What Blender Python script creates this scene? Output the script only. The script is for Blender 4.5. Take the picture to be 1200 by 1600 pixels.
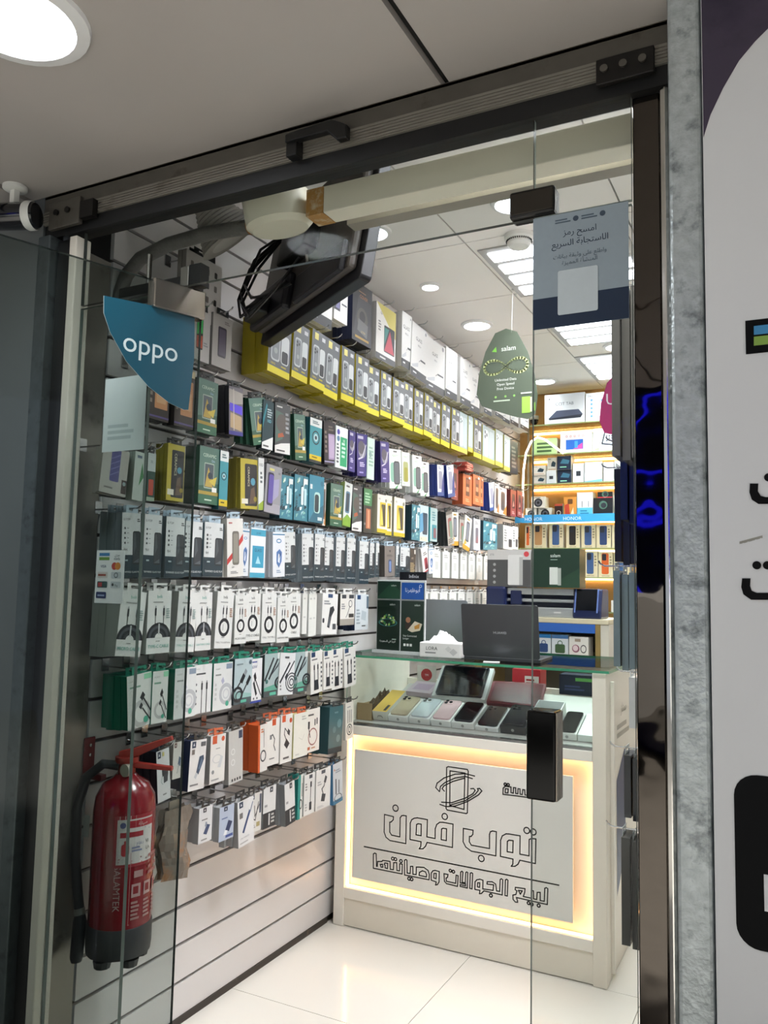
import bpy, math, random, unicodedata
from mathutils import Matrix, Vector
for o in list(bpy.data.objects): bpy.data.objects.remove(o)
random.seed(7)
SC=bpy.context.scene; COL=SC.collection
# ---------------------------------------------------------------- camera
YAW,PITCH,ROLL=0.475234,0.0909152,0.020379
cy,sy=math.cos(YAW),math.sin(YAW); cp,sp=math.cos(PITCH),math.sin(PITCH)
fw=Vector((-sy*cp,cy*cp,sp)); r0=Vector((cy,sy,0)); u0=r0.cross(fw)
rt=r0*math.cos(ROLL)+u0*math.sin(ROLL); up=u0*math.cos(ROLL)-r0*math.sin(ROLL)
cam=bpy.data.cameras.new('camera'); co=bpy.data.objects.new('camera',cam); COL.objects.link(co)
cam.sensor_fit='AUTO'; cam.sensor_width=36; cam.lens=36*1266.2/1600; cam.clip_start=.05
mw=Matrix((rt,up,-fw)).transposed().to_4x4(); mw.translation=Vector((1.69,0,1.32)); co.matrix_world=mw
SC.camera=co
# ---------------------------------------------------------------- world, lamp powers, exposure
W=bpy.data.worlds.new('night'); SC.world=W; W.use_nodes=True
W.node_tree.nodes['Background'].inputs[0].default_value=(.50,.54,.62,1); W.node_tree.nodes['Background'].inputs[1].default_value=1.0
SC.view_settings.view_transform='Standard'; SC.view_settings.look='None'; SC.view_settings.gamma=1; SC.view_settings.exposure=.06
P_ADDED_LAMP,P_PANEL,P_DOWN,P_SOFFIT=3300,12.8,.75,9
# ---------------------------------------------------------------- helpers
def lin(h):
    h=h.lstrip('#'); h=''.join(x*2 for x in h) if len(h)==3 else h; c=[int(h[i:i+2],16)/255 for i in (0,2,4)]
    return tuple((x/12.92 if x<=.04045 else ((x+.055)/1.055)**2.4) for x in c)+(1,)
MC={}
def mat(h,rough=.5,metal=0,var=.05,scale=30,bump=0,bscale=60,emit=0,alpha=1,spec=.5,stain=None,coat=0):
    k=(h,rough,metal,var,scale,bump,bscale,emit,alpha,spec,stain,coat)
    if k in MC: return MC[k]
    m=bpy.data.materials.new('surface_'+h.lstrip('#')); m.use_nodes=True; nt=m.node_tree; N=nt.nodes; L=nt.links
    b=N['Principled BSDF']; c=lin(h)
    b.inputs['Roughness'].default_value=rough; b.inputs['Metallic'].default_value=metal
    b.inputs['Specular IOR Level'].default_value=spec
    if coat: b.inputs['Coat Weight'].default_value=coat; b.inputs['Coat Roughness'].default_value=.08
    tc=N.new('ShaderNodeTexCoord'); nz=N.new('ShaderNodeTexNoise'); nz.inputs['Scale'].default_value=scale; nz.inputs['Detail'].default_value=4
    L.new(tc.outputs['Object'],nz.inputs['Vector'])
    mx=N.new('ShaderNodeMix'); mx.data_type='RGBA'
    mx.inputs['A'].default_value=tuple(min(1,x*(1-var)) for x in c[:3])+(1,); mx.inputs['B'].default_value=tuple(min(1,x*(1+var)) for x in c[:3])+(1,)
    L.new(nz.outputs['Fac'],mx.inputs['Factor']); src=mx.outputs['Result']
    if stain:
        n2=N.new('ShaderNodeTexNoise'); n2.inputs['Scale'].default_value=stain[1]; n2.inputs['Detail'].default_value=7; n2.inputs['Roughness'].default_value=.65
        L.new(tc.outputs['Object'],n2.inputs['Vector'])
        rp=N.new('ShaderNodeMapRange'); rp.inputs['From Min'].default_value=stain[2]; rp.inputs['From Max'].default_value=stain[2]+.16
        L.new(n2.outputs['Fac'],rp.inputs['Value'])
        m2=N.new('ShaderNodeMix'); m2.data_type='RGBA'; L.new(rp.outputs['Result'],m2.inputs['Factor']); L.new(src,m2.inputs['A']); m2.inputs['B'].default_value=lin(stain[0]); src=m2.outputs['Result']
    L.new(src,b.inputs['Base Color'])
    if bump:
        n3=N.new('ShaderNodeTexNoise'); n3.inputs['Scale'].default_value=bscale; L.new(tc.outputs['Object'],n3.inputs['Vector'])
        bp=N.new('ShaderNodeBump'); bp.inputs['Strength'].default_value=bump; bp.inputs['Distance'].default_value=.01
        L.new(n3.outputs['Fac'],bp.inputs['Height']); L.new(bp.outputs['Normal'],b.inputs['Normal'])
    if emit:
        L.new(src,b.inputs['Emission Color']); b.inputs['Emission Strength'].default_value=emit
    if alpha<1: b.inputs['Alpha'].default_value=alpha
    MC[k]=m; return m
def ink(h): return mat(h,.38,var=.04,scale=90)
def glass(name,tint,refl=1.0,ior=1.5):
    if name in MC: return MC[name]
    m=bpy.data.materials.new(name); m.use_nodes=True; nt=m.node_tree; N=nt.nodes; L=nt.links; N.remove(N['Principled BSDF'])
    t=N.new('ShaderNodeBsdfTransparent'); g=N.new('ShaderNodeBsdfGlossy'); g.inputs['Roughness'].default_value=.01; f=N.new('ShaderNodeFresnel'); f.inputs['IOR'].default_value=ior
    ge=N.new('ShaderNodeNewGeometry'); ma=N.new('ShaderNodeMath'); ma.operation='MULTIPLY_ADD'; L.new(ge.outputs['Backfacing'],ma.inputs[0]); ma.inputs[1].default_value=1/ior-ior; ma.inputs[2].default_value=ior; L.new(ma.outputs[0],f.inputs['IOR'])
    g.inputs['Color'].default_value=(refl,refl,refl,1)
    nz=N.new('ShaderNodeTexNoise'); nz.inputs['Scale'].default_value=2.5; tc=N.new('ShaderNodeTexCoord'); L.new(tc.outputs['Object'],nz.inputs['Vector'])
    mx=N.new('ShaderNodeMix'); mx.data_type='RGBA'; c=lin(tint); mx.inputs['A'].default_value=tuple(x*.96 for x in c[:3])+(1,); mx.inputs['B'].default_value=tuple(min(1,x*1.03) for x in c[:3])+(1,)
    L.new(nz.outputs['Fac'],mx.inputs['Factor']); L.new(mx.outputs['Result'],t.inputs['Color'])
    s=N.new('ShaderNodeMixShader'); L.new(f.outputs[0],s.inputs[0]); L.new(t.outputs[0],s.inputs[1]); L.new(g.outputs[0],s.inputs[2]); L.new(s.outputs[0],N['Material Output'].inputs[0])
    MC[name]=m; return m
GEDGE=mat('#5f8f7c',.15,var=.1); GCLEAR=glass('clear_glass','#fafcfb',.35); GLEAF=glass('dusty_tinted_glass','#e4e9e7',.3); GDOOR=glass('door_glass','#f6f8f7',.015)
class B:
    def __init__(s): s.v=[]; s.f=[]; s.m=[]; s.mats=[]
    def mi(s,m):
        if m not in s.mats: s.mats.append(m)
        return s.mats.index(m)
    def face(s,pts,m):
        i=len(s.v); s.v+= [tuple(p) for p in pts]; s.f.append(tuple(range(i,i+len(pts)))); s.m.append(s.mi(m))
    def box(s,x0,x1,y0,y1,z0,z1,m,skip=''):
        i=len(s.v); s.v+=[(x,y,z) for z in (z0,z1) for y in (y0,y1) for x in (x0,x1)]
        F={'b':(0,2,3,1),'t':(4,5,7,6),'f':(0,1,5,4),'k':(2,6,7,3),'l':(0,4,6,2),'r':(1,3,7,5)}
        for k,q in F.items():
            if k in skip: continue
            s.f.append(tuple(i+a for a in q)); s.m.append(s.mi(m[k] if isinstance(m,dict) and k in m else (m['*'] if isinstance(m,dict) else m)))
        return s
    def prism(s,poly,a0,a1,m,axis='y',side=None):
        # poly in (x,z) for axis y, (x,y) for z, (y,z) for x
        def P(p,a): return (p[0],a,p[1]) if axis=='y' else ((p[0],p[1],a) if axis=='z' else (a,p[0],p[1]))
        n=len(poly); i=len(s.v); s.v+=[P(p,a0) for p in poly]+[P(p,a1) for p in poly]; k=s.mi(m); k2=s.mi(side or m)
        s.f.append(tuple(range(i,i+n))); s.m.append(k); s.f.append(tuple(range(i+2*n-1,i+n-1,-1))); s.m.append(k)
        for j in range(n):
            q=(j+1)%n; s.f.append((i+q,i+j,i+n+j,i+n+q)); s.m.append(k2)
        return s
    def lathe(s,prof,m,c=(0,0,0),axis='z',n=24,cap=True):
        i=len(s.v); k=s.mi(m)
        def P(r,h,a):
            x,y=r*math.cos(a),r*math.sin(a)
            q={'z':(x,y,h),'y':(x,h,y),'x':(h,x,y)}[axis]; return (c[0]+q[0],c[1]+q[1],c[2]+q[2])
        for r,h in prof: s.v+=[P(r,h,2*math.pi*j/n) for j in range(n)]
        for a in range(len(prof)-1):
            for j in range(n):
                b=(j+1)%n; s.f.append((i+a*n+j,i+a*n+b,i+(a+1)*n+b,i+(a+1)*n+j)); s.m.append(k)
        if cap:
            if prof[0][0]>1e-5: s.f.append(tuple(i+j for j in range(n-1,-1,-1))); s.m.append(k)
            e=i+(len(prof)-1)*n
            if prof[-1][0]>1e-5: s.f.append(tuple(e+j for j in range(n))); s.m.append(k)
        return s
    def tube(s,pts,r,m,n=8):
        pts=[Vector(p) for p in pts]; k=s.mi(m); i=len(s.v); prev=None
        for q,p in enumerate(pts):
            d=((pts[min(q+1,len(pts)-1)]-pts[max(q-1,0)])).normalized()
            if prev is None:
                a=Vector((0,0,1)) if abs(d.z)<.9 else Vector((1,0,0)); a=(a-d*a.dot(d)).normalized()
            else: a=(prev-d*prev.dot(d)).normalized()
            prev=a; b=d.cross(a); rr_=r[q] if isinstance(r,(list,tuple)) else r
            s.v+=[tuple(p+(a*math.cos(t)+b*math.sin(t))*rr_) for t in [2*math.pi*j/n for j in range(n)]]
        for q in range(len(pts)-1):
            for j in range(n):
                b=(j+1)%n; s.f.append((i+q*n+j,i+q*n+b,i+(q+1)*n+b,i+(q+1)*n+j)); s.m.append(k)
        s.f.append(tuple(i+j for j in range(n-1,-1,-1))); s.m.append(k); e=i+(len(pts)-1)*n; s.f.append(tuple(e+j for j in range(n))); s.m.append(k)
        return s
    def mesh(s,name,smooth=False):
        me=bpy.data.meshes.new(name); me.from_pydata(s.v,[],s.f); me.polygons.foreach_set('material_index',s.m)
        for m in s.mats: me.materials.append(m)
        if smooth:
            me.polygons.foreach_set('use_smooth',[True]*len(s.f)); me.set_sharp_from_angle(angle=math.radians(35))
        me.update(); return me
    def obj(s,name,parent=None,loc=(0,0,0),rot=(0,0,0),smooth=False,bevel=0,**kw):
        return put(name,s.mesh(name,smooth),parent,loc,rot,bevel=bevel,**kw)
def put(name,me,parent=None,loc=(0,0,0),rot=(0,0,0),bevel=0,label=None,cat=None,group=None,kind=None):
    o=bpy.data.objects.new(name,me); COL.objects.link(o); o.parent=parent; o.location=loc; o.rotation_euler=rot
    if bevel:
        md=o.modifiers.new('bevel','BEVEL'); md.width=bevel; md.segments=2; md.limit_method='ANGLE'
    tag(o,label,cat,group,kind); return o
def tag(o,label=None,cat=None,group=None,kind=None):
    if label: o['label']=label
    if cat: o['category']=cat
    if group: o['group']=group
    if kind: o['kind']=kind
    return o
def thing(name,label,cat,loc=(0,0,0),rot=(0,0,0),group=None):
    return put(name,None,None,loc,rot,label=label,cat=cat,group=group)
def rr(x0,y0,x1,y1,r,n=4):
    r=min(r,(x1-x0)/2*.999,(y1-y0)/2*.999); out=[]
    for cx,cyy,a in ((x1-r,y0+r,-90),(x1-r,y1-r,0),(x0+r,y1-r,90),(x0+r,y0+r,180)):
        for j in range(n+1):
            t=math.radians(a+90*j/n); out.append((cx+r*math.cos(t),cyy+r*math.sin(t)))
    return out
# text -----------------------------------------------------------------------
TC={}
FORM={}
for c_ in range(0xFE80,0xFEFD):
    d_=unicodedata.decomposition(chr(c_)).split()
    if len(d_)==2: FORM[(d_[0],chr(int(d_[1],16)))]=chr(c_)
def arab(t):
    out=[]
    def joins(ch): return ('<initial>',ch) in FORM
    for i,ch in enumerate(t):
        if not '\u0600'<=ch<='\u06ff': out.append(ch); continue
        p=i>0 and joins(t[i-1]); n=i<len(t)-1 and ('<final>',t[i+1]) in FORM and joins(ch)
        k='<medial>' if p and n else '<final>' if p else '<initial>' if n else '<isolated>'
        out.append(FORM.get((k,ch),ch))
    return ''.join(reversed(out))
def text_mesh(t):
    if t in TC: return TC[t]
    s=arab(t) if any('\u0600'<=c<='\u06ff' for c in t) else t
    c=bpy.data.curves.new('t','FONT'); c.body=s; c.resolution_u=4 if t in('oppo','salam') else 2; o=bpy.data.objects.new('t',c); m=o.to_mesh()
    V=[(v.co.x,v.co.y) for v in m.vertices]; F=[tuple(p.vertices) for p in m.polygons]; o.to_mesh_clear(); bpy.data.objects.remove(o); bpy.data.curves.remove(c)
    if V:
        x0=min(v[0] for v in V); V=[(v[0]-x0,v[1]) for v in V]
    TC[t]=(V,F,max([v[0] for v in V]+[.01])); return TC[t]
class P:
    """flat print laid on the front of a pack; x,y run 0..1 over the w by h face"""
    def __init__(s,w,h,y=-.0004): s.w=w; s.h=h; s.b=B(); s.k=0; s.y=y
    def L(s): s.k+=1; return s.y-s.k*.00009
    def pg(s,pts,c):
        y=s.L(); s.b.face([((x-.5)*s.w,y,q*s.h) for x,q in pts],ink(c) if isinstance(c,str) else c); return s
    def r(s,x0,y0,x1,y1,c): return s.pg([(x0,y0),(x1,y0),(x1,y1),(x0,y1)],c)
    def rr(s,x0,y0,x1,y1,r,c):
        q=rr(x0*s.w,y0*s.h,x1*s.w,y1*s.h,r*s.w,3); return s.pg([(a/s.w,b/s.h) for a,b in q],c)
    def c(s,x,y,r,c,n=14,e=1): return s.pg([(x+r*math.cos(2*math.pi*j/n),y+e*r*s.w/s.h*math.sin(2*math.pi*j/n)) for j in range(n)],c)
    def ring(s,x,y,r,t,c,n=18,e=1):
        yy=s.L(); m=ink(c)
        for j in range(n):
            q=[]
            for a,rad in ((j,r),(j+1,r),(j+1,r-t),(j,r-t)):
                th=2*math.pi*a/n; q.append(((x+rad*math.cos(th)-.5)*s.w,yy,y*s.h+e*rad*s.w*math.sin(th)))
            s.b.face(q[::-1],m)
        return s
    def l(s,pts,t,c,closed=False):
        yy=s.L(); m=ink(c) if isinstance(c,str) else c; p=[((x-.5)*s.w,q*s.h) for x,q in pts]; t=t*s.w/2
        if closed: p.append(p[0])
        for a,b in zip(p,p[1:]):
            dx,dz=b[0]-a[0],b[1]-a[1]; n=math.hypot(dx,dz) or 1; dx/=n; dz/=n; a=(a[0]-dx*t*.7,a[1]-dz*t*.7); b=(b[0]+dx*t*.7,b[1]+dz*t*.7)
            s.b.face([(a[0]+dz*t,yy,a[1]-dx*t),(b[0]+dz*t,yy,b[1]-dx*t),(b[0]-dz*t,yy,b[1]+dx*t),(a[0]-dz*t,yy,a[1]+dx*t)],m)
        return s
    def t(s,t,x,y,size,c,al='c',maxw=None,rot=0):
        V,F,wd=text_mesh(t); k=size*s.h
        if maxw and wd*k>maxw*s.w: k=maxw*s.w/wd
        ox={'c':-wd/2,'l':0,'r':-wd}[al]; yy=s.L(); m=ink(c) if isinstance(c,str) else c; i=len(s.b.v); cr,sr=math.cos(rot),math.sin(rot)
        for vx,vy in V:
            a,b_=(vx+ox)*k,vy*k; s.b.v.append(((x-.5)*s.w+a*cr-b_*sr,yy,y*s.h+a*sr+b_*cr))
        for f in F: s.b.f.append(tuple(i+j for j in f)); s.b.m.append(s.b.mi(m))
        return s
    def bars(s,x0,x1,y0,y1,n,c):
        for j in range(n):
            yy=y1-(y1-y0)*(j+.5)/n; hh=(y1-y0)/n*.28; s.r(x0,yy-hh,x0+(x1-x0)*(.72+.28*((j*37)%10)/10),yy+hh,c)
        return s
    def obj(s,parent,name='printed_front',loc=(0,0,0),rot=(0,0,0)): return s.b.obj(name,parent,loc,rot)
PACKS={
 'Z':(0.15,[
  (1.811,2.272,0.163,0.186,0.00,'cases',2),
  (1.808,2.111,0.069,0.150,0.00,'rainbow',3),
  (1.895,2.122,0.089,0.160,0.00,'phonebox',3),
 ]),
 'A':(0.15,[
  (2.460,2.529,0.162,0.260,0.00,'glass',4),
  (2.597,2.509,0.103,0.190,0.00,'tabletglass',3),
  (2.760,2.519,0.162,0.244,0.00,'game',4),
  (2.985,2.502,0.185,0.241,0.00,'yellowphone',4),
  (3.180,2.535,0.098,0.247,0.00,'glass',5),
  (3.314,2.514,0.168,0.253,-0.06,'glass',4),
  (3.515,2.501,0.229,0.254,0.00,'glass',4),
  (3.704,2.512,0.146,0.247,0.00,'glass',4),
  (3.888,2.507,0.155,0.240,0.00,'glass',4),
  (4.045,2.501,0.145,0.243,0.00,'glass',4),
  (4.238,2.458,0.115,0.175,0.00,'glass',4),
  (4.421,2.457,0.144,0.153,0.00,'glassphone',3),
  (4.567,2.466,0.139,0.158,0.00,'glass',3),
  (4.717,2.477,0.151,0.158,0.00,'glass',3),
  (4.910,2.491,0.167,0.171,0.00,'glass',3),
 ]),
 'B':(0.14,[
  (2.227,2.220,0.131,0.197,-0.04,'yellow',6),
  (2.351,2.232,0.105,0.204,-0.05,'yellow',6),
  (2.463,2.239,0.105,0.213,-0.05,'yellow',6),
  (2.573,2.239,0.103,0.216,-0.06,'yellow',6),
  (2.681,2.239,0.105,0.214,0.00,'yellow',6),
  (2.790,2.235,0.106,0.210,0.00,'yellow',6),
  (2.900,2.222,0.108,0.195,0.00,'yellow',6),
  (3.009,2.223,0.105,0.194,0.00,'yellow',6),
  (3.124,2.219,0.118,0.189,0.00,'yellow',6),
  (3.237,2.232,0.099,0.214,0.00,'yellow',6),
  (3.342,2.223,0.104,0.201,0.00,'yellow',6),
  (3.447,2.224,0.100,0.203,-0.03,'yellow',6),
  (3.554,2.216,0.105,0.205,-0.03,'yellow',6),
  (3.666,2.224,0.111,0.208,-0.04,'yellow',6),
  (3.782,2.225,0.113,0.215,0.00,'yellow',6),
  (3.907,2.230,0.116,0.213,0.00,'clear',4),
  (4.003,2.230,0.068,0.194,0.00,'clear',4),
  (4.100,2.233,0.117,0.207,0.00,'yellow',5),
  (4.297,2.226,0.195,0.205,0.00,'clear',4),
  (4.467,2.238,0.127,0.209,0.00,'clear',4),
  (4.597,2.229,0.114,0.206,0.00,'clear',4),
  (4.749,2.224,0.150,0.199,0.04,'blackcase',3),
 ]),
 'C':(0.14,[
  (1.658,1.919,0.078,0.156,0.00,'orangedark',3),
  (1.757,1.926,0.083,0.168,0.00,'orangedark',3),
  (1.852,1.915,0.092,0.156,0.00,'green',3),
  (1.993,1.927,0.071,0.155,0.06,'holo',5),
  (2.097,1.916,0.086,0.150,0.24,'green',4),
  (2.158,1.918,0.056,0.157,0.00,'teal10d',2),
  (2.251,1.929,0.092,0.174,0.04,'browncircle',3),
  (2.349,1.912,0.068,0.162,0.11,'green',3),
  (2.454,1.916,0.077,0.158,0.00,'tealcircle',3),
  (2.558,1.926,0.082,0.156,0.08,'purplephone',3),
  (2.647,1.922,0.088,0.159,0.00,'whitegreen',3),
  (2.721,1.920,0.053,0.164,0.00,'indigo',3),
  (2.812,1.925,0.090,0.165,0.08,'indigo',4),
  (2.885,1.921,0.061,0.172,0.00,'palegreen',2),
  (2.995,1.924,0.084,0.167,0.10,'indigo',4),
  (3.110,1.911,0.119,0.166,0.10,'perfect',4),
  (3.210,1.913,0.077,0.146,0.07,'perfectyel',3),
  (3.321,1.915,0.101,0.168,0.07,'perfect',4),
  (3.423,1.901,0.098,0.156,0.07,'perfect',3),
  (3.601,1.912,0.084,0.154,0.09,'bluewhite',5),
  (3.711,1.927,0.086,0.156,0.20,'bluewhite',4),
  (3.799,1.923,0.093,0.157,0.00,'maroon',2),
  (3.967,1.911,0.127,0.156,0.00,'orange',3),
  (4.097,1.925,0.116,0.164,0.00,'orange',3),
  (4.187,1.928,0.061,0.164,0.00,'orange',2),
  (4.334,1.917,0.085,0.159,0.18,'bluewhite',3),
  (4.419,1.920,0.081,0.165,0.00,'brownwhite',2),
  (4.547,1.911,0.142,0.158,0.00,'brownwhite',3),
  (4.735,1.918,0.109,0.157,0.00,'maroon',3),
  (4.846,1.924,0.099,0.159,0.00,'maroon',2),
  (4.935,1.928,0.063,0.162,0.00,'brownwhite',2),
 ]),
 'D':(0.13,[
  (1.525,1.659,0.090,0.123,-0.08,'purplewhite',2),
  (1.607,1.662,0.041,0.128,-0.05,'greenwhite',2),
  (1.644,1.665,0.028,0.126,0.00,'greenred',2),
  (1.748,1.706,0.070,0.164,0.00,'yellowceramic',3),
  (1.888,1.721,0.089,0.165,0.00,'green',4),
  (1.953,1.720,0.035,0.178,0.00,'tealcircle',2),
  (2.087,1.716,0.088,0.163,0.06,'yellowceramic',5),
  (2.147,1.728,0.030,0.172,0.05,'white10d',2),
  (2.218,1.712,0.092,0.161,-0.05,'greyphone',2),
  (2.307,1.691,0.081,0.149,0.00,'camo',3),
  (2.392,1.702,0.085,0.163,0.00,'camo',3),
  (2.486,1.713,0.099,0.172,0.00,'bluephone',2),
  (2.554,1.697,0.023,0.156,0.00,'brownwhite',2),
  (2.636,1.701,0.091,0.158,0.00,'green',2),
  (2.720,1.716,0.062,0.168,-0.07,'limewhite',3),
  (2.805,1.714,0.081,0.176,0.00,'browncircle',2),
  (2.886,1.712,0.075,0.177,0.00,'greenbrown',2),
  (3.008,1.701,0.086,0.158,0.00,'yellowphone2',3),
  (3.083,1.706,0.060,0.174,0.00,'yellowphone2',2),
  (3.181,1.706,0.109,0.173,0.00,'yellowphone2',3),
  (3.343,1.690,0.092,0.156,0.00,'camo',4),
  (3.445,1.699,0.106,0.168,0.00,'bluewhite2',3),
  (3.552,1.697,0.089,0.164,0.00,'tealphone',3),
  (3.730,1.698,0.084,0.171,0.22,'redgrey',5),
  (3.829,1.702,0.102,0.174,0.05,'yellowphone3',2),
  (3.918,1.687,0.067,0.157,0.00,'redgrey',2),
  (4.005,1.692,0.104,0.177,-0.20,'yellowphone3',2),
  (4.150,1.693,0.100,0.174,0.00,'plainphone',3),
  (4.354,1.692,0.231,0.160,0.00,'camo',3),
  (4.656,1.693,0.183,0.138,0.00,'whitesq',3),
  (4.821,1.702,0.114,0.144,0.00,'whitesq',3),
 ]),
 'E':(0.13,[
  (1.589,1.498,0.072,0.171,0.04,'nineh',6),
  (1.667,1.500,0.068,0.171,0.00,'nineh',3),
  (1.751,1.500,0.076,0.169,0.00,'nineh',3),
  (1.834,1.495,0.086,0.163,0.00,'nineh',3),
  (1.924,1.498,0.088,0.164,0.00,'nineh',3),
  (2.015,1.519,0.081,0.177,0.07,'redwhite',2),
  (2.083,1.492,0.045,0.155,0.00,'lion',2),
  (2.146,1.498,0.078,0.158,0.00,'blueglass',2),
  (2.255,1.493,0.071,0.153,0.05,'lion',4),
  (2.334,1.498,0.072,0.160,0.06,'nineh',2),
  (2.443,1.500,0.077,0.165,0.05,'nineh',4),
  (2.519,1.503,0.070,0.168,0.00,'nineh',2),
  (2.597,1.496,0.074,0.162,0.00,'nineh',4),
  (2.677,1.501,0.073,0.167,0.00,'nineh',3),
  (2.753,1.503,0.073,0.168,0.00,'nineh',3),
  (2.872,1.497,0.076,0.165,0.00,'nineh',6),
  (2.933,1.493,0.042,0.136,0.00,'nineh',2),
  (2.974,1.496,0.034,0.137,0.00,'nineh',2),
  (3.101,1.491,0.098,0.131,0.05,'brownbox',5),
  (3.169,1.494,0.034,0.132,0.00,'nineh',2),
  (3.238,1.491,0.096,0.128,0.00,'nineh',2),
  (3.329,1.493,0.074,0.129,0.00,'brownbar',3),
  (3.447,1.506,0.083,0.125,0.30,'redwhite2',4),
  (3.519,1.503,0.060,0.121,0.09,'lion',2),
 ]),
 'F':(0.13,[
  (1.612,1.293,0.090,0.170,-0.09,'belkA',4),
  (1.704,1.295,0.089,0.170,0.00,'belkB',3),
  (1.815,1.292,0.083,0.168,-0.05,'belkC',3),
  (1.896,1.291,0.074,0.166,0.00,'belkD',2),
  (1.991,1.292,0.084,0.169,-0.05,'belkE',4),
  (2.063,1.282,0.060,0.147,0.00,'belkF',2),
  (2.136,1.287,0.084,0.155,0.00,'belkG',2),
  (2.220,1.287,0.080,0.157,0.00,'belkH',2),
  (2.297,1.274,0.070,0.154,0.00,'belkI',2),
  (2.374,1.287,0.083,0.155,0.00,'belkJ',3),
  (2.436,1.286,0.033,0.144,0.00,'plain',2),
  (2.471,1.286,0.032,0.146,0.00,'plain',2),
  (2.505,1.287,0.033,0.148,0.00,'plain',2),
  (2.610,1.287,0.111,0.154,-0.03,'carcharger',2),
  (2.732,1.287,0.109,0.121,0.00,'earphone',2),
  (2.862,1.284,0.107,0.135,0.00,'navyplug',3),
 ]),
 'G':(0.13,[
  (1.643,1.075,0.090,0.145,0.09,'aukey',4),
  (1.720,1.077,0.061,0.137,0.00,'aukey',2),
  (1.818,1.078,0.088,0.143,0.00,'aukeyring',3),
  (1.903,1.080,0.079,0.144,0.00,'aukeyplain',2),
  (1.991,1.079,0.091,0.141,0.00,'aukeyring',2),
  (2.086,1.086,0.093,0.141,0.00,'tealcable',2),
  (2.166,1.079,0.064,0.138,0.00,'sixty',2),
  (2.249,1.090,0.093,0.144,0.00,'tealdiag',2),
  (2.334,1.087,0.086,0.145,-0.08,'whitediag',2),
  (2.424,1.084,0.091,0.144,0.00,'tealdiag',3),
  (2.521,1.081,0.078,0.147,0.07,'twoplug',3),
  (2.600,1.078,0.073,0.145,0.03,'twoplug',2),
  (2.677,1.080,0.080,0.148,0.04,'twoplug',2),
  (2.764,1.081,0.087,0.146,0.08,'twoplug',2),
 ]),
 'H':(0.13,[
  (1.745,0.862,0.049,0.139,0.11,'charger',4),
  (1.804,0.874,0.043,0.105,0.00,'bluedongle',2),
  (1.886,0.867,0.069,0.142,-0.04,'usbdongle',3),
  (1.985,0.866,0.071,0.144,0.00,'orangelogo',3),
  (2.064,0.869,0.068,0.160,0.05,'clearhook',2),
  (2.200,0.867,0.052,0.147,0.04,'orangebox',2),
  (2.268,0.875,0.078,0.147,0.00,'cableadapt',4),
  (2.344,0.880,0.071,0.156,0.00,'hdmi',3),
  (2.427,0.875,0.088,0.151,0.00,'paleyellow',2),
  (2.518,0.877,0.086,0.150,0.00,'ringcable',3),
  (2.676,0.867,0.100,0.165,-0.04,'tealbox',2),
  (2.765,0.872,0.064,0.139,0.05,'whitering',1),
 ]),
 'I':(0.13,[
  (1.940,0.666,0.056,0.095,0.00,'usbsmall',4),
  (2.034,0.649,0.065,0.103,0.00,'usbblue',4),
  (2.120,0.650,0.081,0.141,0.09,'usbbluelong',3),
  (2.189,0.653,0.058,0.125,0.00,'earwire',2),
  (2.257,0.660,0.073,0.132,0.00,'halfblack',2),
  (2.365,0.651,0.059,0.143,0.10,'halfblack',3),
  (2.447,0.660,0.031,0.150,0.00,'tealring',2),
  (2.500,0.654,0.072,0.143,0.00,'longcable',2),
  (2.587,0.656,0.095,0.143,0.00,'hdmicable',3),
  (2.700,0.656,0.068,0.148,0.07,'bluecable',2),
 ]),
}
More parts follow.
